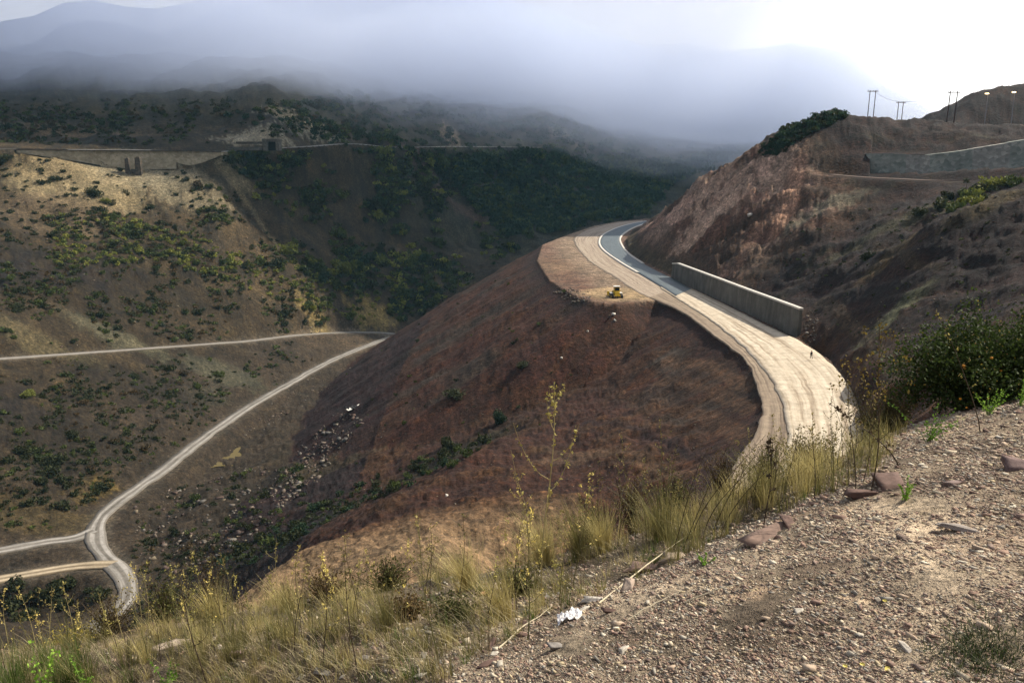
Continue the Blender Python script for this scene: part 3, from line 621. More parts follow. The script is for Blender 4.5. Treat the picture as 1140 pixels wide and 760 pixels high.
# ================================================================== things that stand in the valley
def ghv(x, y):
    x = np.asarray(x, float); y = np.asarray(y, float); r = np.hypot(x, y); a = np.arctan2(x, y)
    i = np.clip(np.searchsorted(rr, r) - 1, 0, len(rr) - 2); j = np.clip(np.searchsorted(az, a) - 1, 0, len(az) - 2)
    t = np.clip((r - rr[i]) / (rr[i+1] - rr[i]), 0, 1); s = np.clip((a - az[j]) / (az[j+1] - az[j]), 0, 1)
    return (ZZ[i, j]*(1-s) + ZZ[i, j+1]*s)*(1-t) + (ZZ[i+1, j]*(1-s) + ZZ[i+1, j+1]*s)*t
class MB:
    def __init__(s): s.v = []; s.f = []
    def box(s, c, d, rot=0.0, taper=1.0, tilt=0.0):
        n = len(s.v); cr, sr = math.cos(rot), math.sin(rot)
        for z in (-1, 1):
            k = taper if z > 0 else 1.0
            for x, y in ((-1,-1),(1,-1),(1,1),(-1,1)):
                px, py, pz_ = x*d[0]/2*k, y*d[1]/2*k, z*d[2]/2
                if tilt: py, pz_ = py*math.cos(tilt) - pz_*math.sin(tilt), py*math.sin(tilt) + pz_*math.cos(tilt)
                s.v.append((c[0] + px*cr - py*sr, c[1] + px*sr + py*cr, c[2] + pz_))
        s.f += [tuple(n + i for i in q) for q in ((0,3,2,1),(4,5,6,7),(0,1,5,4),(1,2,6,5),(2,3,7,6),(3,0,4,7))]
        return s
    def prism(s, pts, x0, x1):                       # profile in the y,z plane swept along x
        n = len(s.v); k = len(pts)
        for x in (x0, x1): s.v += [(x, p[0], p[1]) for p in pts]
        s.f.append(tuple(range(n + k - 1, n - 1, -1))); s.f.append(tuple(range(n + k, n + 2 * k)))
        for i in range(k): j = (i + 1) % k; s.f.append((n + i, n + j, n + k + j, n + k + i))
        return s
    def tube(s, P, R, k=6):
        n = len(s.v); P = [Vector(p) for p in P]
        for i, p in enumerate(P):
            d = (P[min(i+1, len(P)-1)] - P[max(i-1, 0)]).normalized(); u = d.orthogonal().normalized(); w = d.cross(u)
            r = R[i] if isinstance(R, (list, tuple)) else R
            for q in range(k): a = 2*math.pi*q/k; s.v.append(tuple(p + u*math.cos(a)*r + w*math.sin(a)*r))
        for i in range(len(P)-1):
            for q in range(k): s.f.append((n+i*k+q, n+i*k+(q+1)%k, n+(i+1)*k+(q+1)%k, n+(i+1)*k+q))
        s.f.append(tuple(range(n+k-1, n-1, -1))); s.f.append(tuple(range(n+(len(P)-1)*k, n+len(P)*k)))
        return s
    def build(s, name, mat, parent=None, bevel=0, smooth=False, subsurf=0):
        me = bpy.data.meshes.new(name); me.from_pydata([tuple(v) for v in s.v], [], s.f); me.materials.append(mat)
        if smooth: me.polygons.foreach_set('use_smooth', [True] * len(me.polygons))
        o = bpy.data.objects.new(name, me); C.objects.link(o)
        if parent: o.parent = parent
        if bevel: m = o.modifiers.new('bevel', 'BEVEL'); m.width = bevel; m.segments = 2; m.limit_method = 'ANGLE'
        if subsurf: m = o.modifiers.new('sub', 'SUBSURF'); m.levels = m.render_levels = subsurf
        return o

# ---- concrete retaining wall beside the haul road
t = NT('weathered_concrete'); v = t.obj(); f = t.noise(v, .35, 8, .7); g = t.noise(t.obj((1, 1, .25)), .5, 5)
c = t.ramp(f, [(.3, (.10, .095, .08)), (.7, (.165, .155, .135))]); c = t.mix(c, t.ramp(g, [(.35, .7), (.65, 1.12)])); M_WALL = t.done(c, .9, t.bump(f, .3, .1))
M_COPE = simple('sunlit_wall_coping', (.52, .5, .44), (.66, .63, .57), 1)  # bright sun on the wall top put into the coping colour
wl = [pz(x, y, ZP + .4) for x, y in [(747,308),(775,321),(803,334),(830,346.5),(858,359),(887,372)]]
wl, Lw = resample(catmull(wl, 6), 90)
base = wl[45].copy(); base[2] = ZP
root = tag(empty('retaining_wall', base), 'long grey concrete retaining wall with pale sunlit coping beside the haul road', 'wall')
d = np.gradient(wl, axis=0); nn = np.stack([-d[:, 1], d[:, 0]], 1); nn /= np.linalg.norm(nn, axis=1)[:, None]
if (nn[45] @ np.array([1, .3])) < 0: nn = -nn
s_ = np.linspace(0, 1, 90); hw = np.interp(s_, [0, .06, .5, .95, 1], [5.0, 5.7, 6.0, 6.2, 6.2])
def wall_mesh(i0, i1, o0, o1, zlo, zhi, batter=0):
    V = []
    for i in range(i0, i1):
        for oo, zz in ((o0, zlo[i]), (o0 + batter, zhi[i]), (o1, zhi[i]), (o1, zlo[i])):
            V.append((wl[i, 0] + nn[i, 0]*oo - base[0], wl[i, 1] + nn[i, 1]*oo - base[1], ZP + zz - base[2]))
    n = i1 - i0; Fc = [(4*i + q, 4*i + (q+1) % 4, 4*(i+1) + (q+1) % 4, 4*(i+1) + q) for i in range(n-1) for q in range(4)]
    me = MB(); me.v = V; me.f = Fc + [(3, 2, 1, 0), (4*n-4, 4*n-3, 4*n-2, 4*n-1)]; return me
zero = np.zeros(90) - .6
for k in range(9):
    wall_mesh(k*10, min(k*10 + 11, 90) if k < 8 else 90, .02 * (k % 2), 1.0, zero, hw, .35).build('wall_panel', M_WALL, root)
wall_mesh(0, 90, .15, 1.25, hw + .01, hw + .42).build('coping', M_COPE, root)

# ---- stone walls
def stone_mat(name, c1, c2, c3, sc=1.2, zs=1.4):
    t = NT(name); v = t.obj((1, 1, zs)); vo = t.new('ShaderNodeTexVoronoi'); vo.inputs['Scale'].default_value = sc; t.l(v, vo.inputs['Vector'])
    h = t.n.new('ShaderNodeSeparateColor'); t.l(vo.outputs['Color'], h.inputs[0]); f = t.noise(t.obj(), .12, 6, .7)
    c = t.ramp(h.outputs[0], [(0, c1), (.6, c2), (1, c3)]); c = t.mix(c, t.ramp(f, [(.3, .65), (.7, 1.25)]))
    return t.done(c, .95, t.bump(vo.outputs['Distance'], .5, .15))
M_GREYST = stone_mat('grey_green_rubble_masonry', (.20, .225, .195), (.28, .30, .26), (.36, .37, .32), .8)
M_GREYST2 = stone_mat('grey_rubble_masonry', (.24, .24, .21), (.33, .32, .28), (.42, .41, .36), .8)
M_TANST = stone_mat('tan_masonry', (.36, .31, .2), (.46, .39, .26), (.54, .46, .32), .7)
M_DARKST = stone_mat('dark_old_masonry', (.07, .06, .05), (.11, .09, .07), (.15, .12, .09), 1)
def face_wall(name, cols, depth, mat, parent, org):
    """cols: (px, top_y, bottom_y, distance) seen along the wall"""
    V = []
    for px, ty, by, dd_ in cols:
        a, b = pd(px, ty, dd_), pd(px, by, dd_)
        for oy, zz in ((0, b[2]), (.12 * (a[2] - b[2]), a[2]), (depth, a[2]), (depth, b[2])): V.append((a[0] - org[0], a[1] + oy - org[1], zz - org[2]))
    n = len(cols); m = MB(); m.v = V
    m.f = [(4*i + q, 4*(i+1) + q, 4*(i+1) + (q+1) % 4, 4*i + (q+1) % 4) for i in range(n-1) for q in range(4)] + [(0, 1, 2, 3), (4*n-1, 4*n-2, 4*n-3, 4*n-4)]
    return m.build(name, mat, parent)
org = pd(1050, 195, 272)
root = tag(empty('masonry_wall', org), 'grey green stone retaining wall stepped along the bench on the right hill', 'wall')
segs = [[(968,171,193,291),(990,171,193,287),(1010,171.5,194,284)], [(1010,172,196,284),(1037,173,197,278)], [(1037,172,197,278),(1060,169.5,197,274),(1085,166,196,269)], [(1085,165.5,198,269),(1110,161.5,198,264),(1128,158.5,198,260)], [(1128,158,198,260),(1160,153,198,254),(1210,146,198,245)]]
for k, sg in enumerate(segs): face_wall('wall_segment', sg, 4.5, [M_GREYST, M_GREYST2][k % 2], root, org)
org = pd(130, 180, 484)
root = tag(empty('masonry_wall', org), 'tan stone wall holding up the old road on the left mountain', 'wall')
wc = WC
face_wall('wall_face', wc, 4.5, M_TANST, root, org)
face_wall('parapet', [(a, b - 1.4, b, d_ - .2) for a, b, c_, d_ in wc], .8, M_DARKST, root, org)
# ruined gate: two tapering piers
h0 = pd(150, 193, 476)
root = tag(empty('ruined_gate', h0), 'two dark roofless stone piers standing against the tan wall', 'ruin')
def pier(cx, w, h, dx=0):
    m = MB(); m.box((cx, 0, h/2 - 1), (w, 2.6, h + 2), taper=.8); m.box((cx + .1, 0, h + .25), (w*.5, 1.4, .5), taper=.7); return m
pier(-3.6, 2.6, 8.2).build('pier', M_DARKST, root); pier(2.6, 3.6, 8.8).build('pier', M_DARKST, root)
MB().box((.1, .3, 1.2), (3.6, 1.6, 2.4)).build('sill_wall', M_DARKST, root)
# tunnel portal on the old road
h0 = pd(284, 167.5, 508)
root = tag(empty('tunnel_portal', h0), 'weathered stone tunnel portal below the pale crags', 'tunnel')
M_PORT = stone_mat('dull_portal_stone', (.09, .085, .07), (.13, .12, .10), (.18, .165, .135), 1)
MB().box((-6.5, 0, 1.0), (22, 3, 2.2)).build('approach_wall', M_PORT, root)
m = MB(); m.box((6.5, 2, 3.3), (3.0, 6, 7.0)); m.box((14, 2, 3.1), (2.0, 6, 6.4)); m.box((10.2, 2, 6.0), (10.6, 6.02, 1.6)); m.build('portal_frame', M_PORT, root)
MB().box((10.4, 3.2, 2.6), (6.0, 3, 5.4)).build('tunnel_mouth', simple('painted_tunnel_dark', (.01, .01, .01), (.015, .015, .015)), root)  # black block: darkness inside the tunnel put into its colour
MB().box((-4, 4.5, 4.6), (16, 5, 1.2)).build('roof_slab', M_DARKST, root)

# ---- utility poles, wires and lamps on the skyline
M_WOOD = simple('dark_creosoted_wood', (.07, .04, .035), (.12, .07, .055), 3); M_WIRE = simple('dark_wire', (.08, .08, .08), (.1, .1, .1)); M_STEEL = simple('galvanised_steel', (.3, .31, .33), (.4, .41, .43), 3)
def hframe(px1, px2, top, bot, dd_, label, w=.22):
    a = pd(px1, bot, dd_); b = pd(px2, bot, dd_); z1 = pd(px1, top, dd_)[2]; c0 = ((a[0]+b[0])/2, dd_, gh((a[0]+b[0])/2, dd_))
    root = tag(empty('utility_pole', c0), label, 'utility pole', 'twin wooden utility poles on the skyline')
    s = (b[0]-a[0])/2; H = z1 - c0[2]
    for sx in (-s, s): MB().tube([(sx, 0, -1), (sx*1.0 + .25, 0, H)], [w, w*.7], 8).build('pole', M_WOOD, root)
    MB().box((.25, 0, H - .5), (2*s + 2.2, .22, .26)).build('crossarm', M_WOOD, root)
    for sx in (-s - .8, 0, s + .8): MB().tube([(sx + .25, 0, H - .4), (sx + .25, 0, H + .15)], [.1, .07], 6).build('insulator', M_STEEL, root)
    return Vector((c0[0] + .25, dd_, c0[2] + H))
hA = hframe(966.5, 972.8, 100.5, 119.5, 352, 'twin wooden poles farthest left on the hill skyline')
hB = hframe(998.8, 1004.0, 113, 126, 372, 'shortest twin wooden poles in the dip of the skyline')
hC = hframe(1054.0, 1062.0, 101.5, 134, 318, 'tallest twin dark wooden poles beside the far hill', .26)
def wire(a, b, sag, label):
    P = [a.lerp(b, t_/24) - Vector((0, 0, sag*4*(t_/24)*(1-t_/24))) for t_ in range(25)]
    tag(MB().tube(P, .055, 4).build('power_line', M_WIRE), label, 'wire')
wire(hA, hB, 1.2, 'thin wire strung between the left and the shortest twin poles')
wire(hB, hC, 1.5, 'thin wire strung between the shortest and the tallest twin poles')
e_ = bpy.data.materials.new('lit_lamp_glass'); e_.use_nodes = True; q = e_.node_tree.nodes['Principled BSDF']; q.inputs['Base Color'].default_value = (.9, .8, .5, 1); q.inputs['Emission Color'].default_value = (1, .74, .38, 1); q.inputs['Emission Strength'].default_value = 5
for px, tp, dd_, lb in ((1096.5, 104.5, 345, 'lit street lamp on a slim pole nearer the tall wooden poles'), (1126, 103, 340, 'lit street lamp on a slim pole nearer the picture edge')):
    a = pd(px, 134, dd_); g0 = gh(a[0], dd_); H = pd(px, tp, dd_)[2] - g0
    root = tag(empty('street_lamp', (a[0], dd_, g0)), lb, 'street lamp', 'lit street lamps above the right hill')
    MB().tube([(0, 0, -1), (0, 0, H - .4), (-.25, -.3, H), (-.9, -1.0, H + .15)], [.16, .11, .09, .07], 8).build('pole', M_STEEL, root)
    MB().box((-1.1, -1.2, H + .16), (1.3, 1.2, .3), .8).build('lamp_head', M_STEEL, root, .05)
    MB().box((-1.1, -1.22, H - .06), (1.3, 1.2, .28), .8).build('lamp_glass', e_, root, .04)

# ---- bulldozer
M_YEL = simple('worn_yellow_paint', (.62, .42, .03), (.72, .52, .06), 2, .45); M_BLK = simple('oily_dark_metal', (.02, .02, .02), (.05, .045, .04), 4, .6); M_GLS = simple('dark_cab_glass', (.02, .025, .03), (.03, .035, .04), 1, .1); M_WHT = simple('dusty_white_paint', (.6, .58, .52), (.7, .68, .62), 2, .6)
p = pz(685.5, 330.5, ZP)
root = tag(empty('bulldozer', (p[0], p[1], ZP - .2), math.radians(184)), 'yellow tracked bulldozer parked on the pale bare platform', 'bulldozer')
trk = [(-2.5, .35), (-2.0, 0), (2.0, 0), (2.5, .35), (2.3, 1.0), (.2, 1.45), (-2.2, 1.05)]
for sx in (-1, 1):
    tk = MB().prism(trk, sx*1.45 - .38, sx*1.45 + .38).build('track', M_BLK, root, .06)
    for y in (-1.9, 1.9): m = MB(); m.tube([(sx*1.45 - .42, y, .55), (sx*1.45 + .42, y, .55)], .42, 14); m.build('drive_wheel', M_YEL, tk)
    MB().box((sx*1.45, .1, 1.52), (.8, 2.6, .12)).build('fender', M_WHT, root)
MB().prism([(-2.4, .8), (.6, .8), (.6, 2.35), (-2.2, 2.05)], -.62, .62).build('engine_hood', M_YEL, root, .06)
MB().box((0, -2.42, 1.4), (1.0, .12, 1.0)).build('grille', M_BLK, root)
cab = MB(); cab.box((0, 1.15, 2.75), (1.75, 1.5, 1.6), taper=.88); cab = cab.build('cab', M_YEL, root, .05)
for c_, d_ in (((0, .42, 2.85), (1.3, .08, .95)), ((0, 1.88, 2.85), (1.3, .08, .95)), ((-.80, 1.15, 2.85), (.08, 1.1, .95)), ((.80, 1.15, 2.85), (.08, 1.1, .95))): MB().box(c_, d_).build('window', M_GLS, cab)
MB().box((0, 1.15, 3.66), (2.0, 1.9, .14)).build('cab_roof', M_WHT, root, .04)
MB().box((0, 1.6, 1.5), (1.5, 1.7, 1.0)).build('rear_body', M_YEL, root, .05)
MB().prism([(-3.6, .1), (-3.35, .1), (-3.2, .8), (-3.35, 1.5), (-3.6, 1.5), (-3.42, .8)], -2.1, 2.1).build('blade', M_YEL, root)
for sx in (-1, 1): MB().tube([(sx*1.95, -3.3, .5), (sx*1.95, .2, .7)], .12, 6).build('push_arm', M_YEL, root); MB().tube([(sx*.75, -3.3, 1.2), (sx*.75, -1.2, 1.9)], .09, 6).build('lift_ram', M_BLK, root)
MB().tube([(.35, -1.0, 2.1), (.35, -1.0, 3.2)], .09, 8).build('exhaust_pipe', M_BLK, root)
MB().box((0, 2.9, 1.0), (1.6, .35, .35)).build('ripper_beam', M_YEL, root); MB().prism([(2.8, 1.0), (3.1, 1.0), (3.05, .0), (2.75, .0)], -.1, .1).build('ripper_tooth', M_BLK, root)

# ---- person walking on the haul road
p = pz(903, 399.5, ZP + .45); H = 1.76
root = tag(empty('person', (p[0], p[1], ZP + .45), math.radians(200)), 'lone person in dark jacket and grey trousers walking on the pale road', 'person')
def skin(name, verts, edges, radii, mat, parent, sub=2):
    me = bpy.data.meshes.new(name); me.from_pydata(verts, edges, []); me.materials.append(mat)
    o = bpy.data.objects.new(name, me); C.objects.link(o); o.parent = parent
    md = o.modifiers.new('skin', 'SKIN'); me.skin_vertices.new() if not me.skin_vertices else None
    for i, r in enumerate(radii): me.skin_vertices[0].data[i].radius = (r if isinstance(r, tuple) else (r, r))
    me.skin_vertices[0].data[0].use_root = True
    s = o.modifiers.new('sub', 'SUBSURF'); s.levels = s.render_levels = sub
    return o
M_SKIN = simple('skin', (.35, .2, .14), (.4, .24, .17), 8, .6); M_JKT = simple('dark_jacket_cloth', (.012, .013, .016), (.025, .025, .03), 6, .9); M_TRS = simple('grey_trouser_cloth', (.16, .15, .13), (.22, .2, .18), 6, .9); M_HAIR = simple('dark_hair', (.01, .008, .006), (.02, .015, .01), 20, .7)
V_ = [(0,0,.95),(0,0,1.15),(0,.01,1.38),(0,.01,1.50),(0,-.01,1.60),(0,-.015,1.70),(.19,0,1.42),(.25,.05,1.14),(.25,-.06,.90),(.25,-.10,.82),(-.19,0,1.42),(-.25,-.05,1.14),(-.25,-.12,.92),(-.25,-.15,.84),(.09,0,.90),(.10,-.14,.50),(.10,-.16,.09),(.10,-.29,.05),(-.09,0,.90),(-.10,.08,.50),(-.10,.25,.12),(-.10,.15,.05)]
E_ = [(0,1),(1,2),(2,3),(3,4),(4,5),(2,6),(6,7),(7,8),(8,9),(2,10),(10,11),(11,12),(12,13),(0,14),(14,15),(15,16),(16,17),(0,18),(18,19),(19,20),(20,21)]
R_ = [(.15,.11),(.13,.10),(.16,.11),.055,.085,.075,.06,.045,.035,.035,.06,.045,.035,.035,.09,.06,.04,.035,.09,.06,.04,.035]
skin('body', V_, E_, R_, M_SKIN, root)
skin('jacket', [V_[i] for i in (0,1,2,6,7,8,10,11,12)], [(0,1),(1,2),(2,3),(3,4),(4,5),(2,6),(6,7),(7,8)], [(.18,.14),(.16,.13),(.18,.135),.085,.065,.055,.085,.065,.055], M_JKT, root)
skin('trousers', [V_[i] for i in (0,14,15,16,18,19,20)], [(0,1),(1,2),(2,3),(0,4),(4,5),(5,6)], [(.165,.125),.115,.085,.065,.115,.085,.065], M_TRS, root)
m = MB(); m.tube([(0,.02,1.655),(0,.02,1.70),(0,.015,1.755),(0,.01,1.785)], [.092,.098,.08,.03], 12); m.build('hair', M_HAIR, root, smooth=True)

# ================================================================== foliage
def leaf_mat(name, c1, c2, sat=.35):
    t = NT(name); v = t.obj(); f = t.noise(v, 1.1, 4); oi = t.n.new('ShaderNodeObjectInfo'); gi = t.n.new('ShaderNodeNewGeometry')
    c = t.ramp(gi.outputs['Random Per Island'], [(0, c1), (1, c2)]); c = t.mix(c, t.ramp(oi.outputs['Random'], [(0, (.65, .68, .6)), (1, (1.3, 1.2, 1.1))]))
    t.l(c, t.b.inputs['Base Color']); t.b.inputs['Roughness'].default_value = .7
    tr = t.n.new('ShaderNodeBsdfTranslucent'); t.l(c, tr.inputs['Color']); ms = t.n.new('ShaderNodeMixShader'); ms.inputs[0].default_value = .3
    t.l(t.b.outputs[0], ms.inputs[1]); t.l(tr.outputs[0], ms.inputs[2]); t.l(ms.outputs[0], t.n['Material Output'].inputs['Surface'])
    return t.m
L_DARK = leaf_mat('dark_olive_leaves', (.022, .030, .011), (.050, .060, .022)); L_GRN = leaf_mat('green_leaves', (.045, .07, .018), (.10, .13, .035))
L_YEL = leaf_mat('yellow_green_leaves', (.13, .16, .035), (.26, .28, .06)); L_TEAL = leaf_mat('deep_green_leaves', (.020, .045, .024), (.045, .085, .04)); L_RUST = leaf_mat('rusty_brown_leaves', (.06, .042, .02), (.10, .07, .03))
def clump(n, seed, flat=.75, size=.13, lobes=5):
    r = np.random.default_rng(seed); lc = r.normal(size=(lobes, 3)) * (.42, .42, .25); lr = r.uniform(.35, .6, lobes); lc[0] = 0; lr[0] = .62
    which = r.integers(0, lobes, n); d = r.normal(size=(n, 3)); d /= np.linalg.norm(d, axis=1)[:, None]
    p = lc[which] + d * (lr[which] * r.uniform(.55, 1.08, n))[:, None]; p[:, 2] = p[:, 2] * flat + .42 * flat; p = p[p[:, 2] > -.12]
    return leaves_at(p, size, r)
def leaves_at(p, size, r, up=None):
    n = len(p); a = r.normal(size=(n, 3)); a /= np.linalg.norm(a, axis=1)[:, None]; b = np.cross(a, r.normal(size=(n, 3))); b /= np.linalg.norm(b, axis=1)[:, None]
    s = size * r.uniform(.6, 1.4, n)[:, None]; a *= s; b *= s * .7
    V = np.stack([p - a, p - b * .9, p + a, p + b * .9], 1).reshape(-1, 3); Fc = np.arange(n * 4).reshape(-1, 4)
    return V, Fc
VAR = {}
for nm, mt in (('d', L_DARK), ('g', L_GRN), ('y', L_YEL), ('t', L_TEAL), ('r', L_RUST)):
    VAR[nm] = []
    for k in range(5):
        V, Fc = clump(260, 50 + k, .72, .15); o = mesh_obj('shrub', V, Fc, mt); VAR[nm].append(o.data); bpy.data.objects.remove(o)
    V, Fc = clump(1500, 71, .85, .075, 9); o = mesh_obj('shrub', V, Fc, mt); VAR[nm].append(o.data); bpy.data.objects.remove(o)
COUNT = {}
def plant(px, py, rpx, kind, name, label, cat, group=None, d0=20, sz=1.0, big=False, loc=None, sink=.15):
    h = hit(px, py, d0) if loc is None else loc
    if h is None: return None
    r = rpx * 1.25 * h[1] / F
    o = bpy.data.objects.new(name, VAR[kind][5] if big else VAR[kind][rng.integers(0, 5)]); C.objects.link(o)
    o.location = (h[0], h[1], h[2] - r * sink); o.scale = (r, r, r * sz); o.rotation_euler = (rng.normal(0, .08), rng.normal(0, .08), rng.uniform(0, 6.28))
    tag(o, label, cat, group); return o
def onroad(h, m=4.0):
    for pl in (LOWER[::3], UPPER[::3], TRACKA[::3], TRACKB[::3], OLD[::2]):
        A = np.asarray(pl); a = A[:-1, :2]; b = A[1:, :2]; p_ = np.array(h[:2]); d_ = b - a; t_ = np.clip(((p_ - a) * d_).sum(1) / (d_ ** 2).sum(1), 0, 1)
        if np.hypot(*(a + d_ * t_[:, None] - p_).T).min() < m: return True
    return False
def inpoly(px, py, poly): return bool(inside(np.array([float(px)]), np.array([float(py)]), poly)[0])
mass_p = []
def scatter(poly, n, rlo, rhi, kinds, name, label, cat, group, d0=100, mass=0, dens=None, szs=(1.0, 1.5)):
    xs = [p[0] for p in poly]; ys = [p[1] for p in poly]; k = 0; tries = 0
    while k < n + mass and tries < (n + mass) * 12:
        tries += 1; px, py = rng.uniform(min(xs), max(xs)), rng.uniform(min(ys), max(ys))
        if not inpoly(px, py, poly): continue
        if dens is not None and rng.uniform() > dens(px, py): continue
        h = hit(px, py, d0)
        if h is None or onroad(h): continue
        r = rlo + (rhi - rlo) * rng.uniform() ** 1.6 * 1.35
        kd = kinds[rng.integers(0, len(kinds))]
        if k < n: plant(px, py, r, kd, name, label, cat, group, d0, rng.uniform(*szs), loc=h)
        else: mass_p.append((h, r * .95 * h[1] / F, kd))
        k += 1
nzp = lambda s, sd=3: (lambda px, py: float(sstep(-.25, .3, fbm(np.array([px / s]), np.array([py / s]), sd, 3))[0]))
LM = [(-20,112),(240,112),(235,160),(245,190),(300,290),(330,345),(300,372),(0,388),(-20,388)]
# left mountain, above the old road
scatter([(-20,108),(240,112),(400,112),(400,158),(240,150),(235,162),(-20,160)], 30, 2.2, 4.6, 'dddgr', 'shrub', 'small dark shrub on the slope above the old road wall', 'shrub', 'shrubs above the old road', 470, 700, nzp(40))
# below it, sunlit bare patch: round cushions
scatter([(0,172),(60,178),(100,190),(240,190),(250,250),(60,270),(0,250)], 80, 1.6, 3.6, 'ddd', 'cushion_bush', 'small dark round bush on the pale bare slope below the old wall', 'bush', 'round bushes on the pale slope', 330, 80)
scatter([(0,250),(250,200),(330,300),(400,360),(250,378),(0,388)], 70, 2.4, 5.2, 'dddgrg', 'shrub', 'dark green shrub on the brown slope above the hillside road', 'shrub', 'dark shrubs above the hillside road', 300, 1050, nzp(50, 8))
scatter([(160,245),(330,300),(440,340),(400,362),(300,330),(180,290),(60,300),(60,240)], 55, 2.2, 5.0, 'yyg', 'shrub', 'yellow green shrub on the slope above the hillside road', 'shrub', 'yellow green shrubs above the hillside road', 300, 330)
scatter([(245,170),(480,170),(600,250),(590,268),(455,362),(330,300)], 140, 3.6, 7.5, 'dggydt', 'tree', 'bushy green tree on the wooded slope behind the spoil heap', 'tree', 'trees on the slope behind the spoil heap', 400, 950, nzp(70, 15))
scatter([(560,262),(480,180),(560,170),(760,180),(850,150),(850,160),(760,200),(715,240),(640,256)], 150, 4.2, 8.0, 'ttgt', 'tree', 'rounded dark green tree in the forest beyond the platform', 'tree', 'forest trees beyond the platform', 560, 1500)
scatter([(240,130),(400,100),(600,100),(850,130),(850,160),(560,180),(400,170)], 0, 3.5, 6.5, 'ttgt', 'tree', '', 'tree', '', 560, 900)
scatter([(0,405),(150,395),(330,380),(400,382),(250,460),(180,520),(90,560),(0,560)], 40, 1.8, 4.6, 'ddgr', 'shrub', 'dark shrub on the bank between the two valley roads', 'shrub', 'shrubs between the valley roads', 150, 260, nzp(60, 19))
scatter([(0,420),(120,425),(200,440),(160,500),(110,555),(40,590),(0,590)], 0, 2.6, 6.0, 'dddg', 'shrub', '', 'shrub', '', 120, 330, nzp(45, 61))
scatter([(120,410),(330,385),(330,410),(240,450),(200,480)], 0, 2.0, 4.5, 'dddg', 'shrub', '', 'shrub', '', 150, 120, nzp(40, 67))
scatter([(150,600),(250,600),(240,690),(150,700)], 0, 3.0, 6.5, 'dddr', 'shrub', '', 'shrub', '', 80, 120)
scatter([(0,500),(60,500),(120,545),(60,570),(0,560)], 25, 4, 8, 'dd', 'bush', 'large dark bush in the shaded hollow at the left edge', 'bush', 'bushes in the shaded hollow', 120)
scatter([(10,655),(100,645),(120,668),(60,690),(10,695)], 16, 6, 11, 'dd', 'bush', 'dark bush below the tan dirt track', 'bush', 'bushes below the tan track', 100)
scatter([(250,640),(320,608),(385,572),(440,548),(500,520),(545,495),(540,485),(490,500),(430,528),(380,548),(310,585),(240,625)], 60, 3.5, 7.5, 'dddgt', 'shrub', 'dark green shrub in the gully below the spoil heap', 'shrub', 'shrubs in the gully', 115, 140)
scatter([(150,560),(250,530),(330,500),(340,560),(300,600),(200,630),(150,620)], 20, 2.5, 6.0, 'ddg', 'shrub', 'low dark shrub among the rubble at the spoil heap foot', 'shrub', 'shrubs among the rubble', 110, 120, nzp(35, 23))
scatter([(850,160),(905,122),(925,119),(960,122),(900,150),(870,172),(845,172)], 20, 3.0, 6.0, 'tdt', 'shrub', 'dark green scrub bush on the crest of the right hill', 'shrub', 'scrub on the hill crest', 230, 160)
scatter([(1040,235),(1062,214),(1120,200),(1135,208),(1100,222),(1060,240)], 16, 5, 9, 'gyd', 'bush', 'green bush on the ridge below the bench wall', 'bush', 'bushes on the ridge below the bench wall', 120)
scatter([(900,240),(1140,215),(1140,350),(1000,400),(900,350),(850,260)], 0, 1.2, 3.0, 'dddg', 'low_shrub', 'tiny dark shrub on the dark right hillside', 'shrub', 'tiny shrubs on the right hillside', 90, 170)
scatter([(470,330),(600,300),(700,380),(600,480),(400,520),(300,560),(380,420)], 25, 1.2, 2.6, 'dg', 'low_shrub', 'tiny green shrub rooted in the bare spoil slope', 'shrub', 'tiny shrubs on the spoil slope', 110, 40)
for px, py, r, kd, lb in [(104,217,9,'d','big round dark green bush in the middle of the pale slope'),(118,225,5,'y','small yellow green bush beside the big round one'),(60,200,5,'d','dark bush at the top of the pale slope near the old wall'),(5,178,7,'d','dark round bush at the left end of the old wall'),(258,180,7,'d','dark bush where the old wall meets the footpath'),(20,345,7,'d','dark bush just above the hillside road at far left'),
        (150,420,6,'d','round dark bush below the hillside road'),(80,485,8,'d','dark round bush on the valley bank above the side track'),(243,418,6,'g','green bush halfway down the grey bank'),(222,442,6,'d','dark bush on the lower grey bank beside the valley road'),(32,440,8,'y','yellow green bush low on the left bank'),
        (508,439,13,'d','broad dark green shrub spreading on the bare spoil slope'),(583,406,9,'d','small oval dark shrub high on the spoil slope'),(556,470,8,'t','upright dark juniper at the head of the gully'),(968,287,8,'d','lone dark bush on the brown right hillside'),(1025,238,8,'d','dark bush at the lower end of the ridge line')]:
    plant(px, py, r, kd, 'bush', lb, 'bush', None, 60, .55 if px in (508, 583) else (1.6 if px == 556 else .9), True)
# slender tree on the ridge
h = hit(1075, 215, 120)
root = tag(empty('tree', (h[0], h[1], h[2] - .3)), 'slender dark tree standing alone on the ridge below the bench wall', 'tree')
MB().tube([(0,0,0),(.05,0,1.6),(0,0,3.4)], [.12,.09,.04], 6).build('trunk', M_WOOD, root)
V, Fc = clump(420, 5, 1.5, .14, 6); mesh_obj('crown', V * (.95, .95, .9) + (0, 0, 3.2), Fc, L_DARK, root)
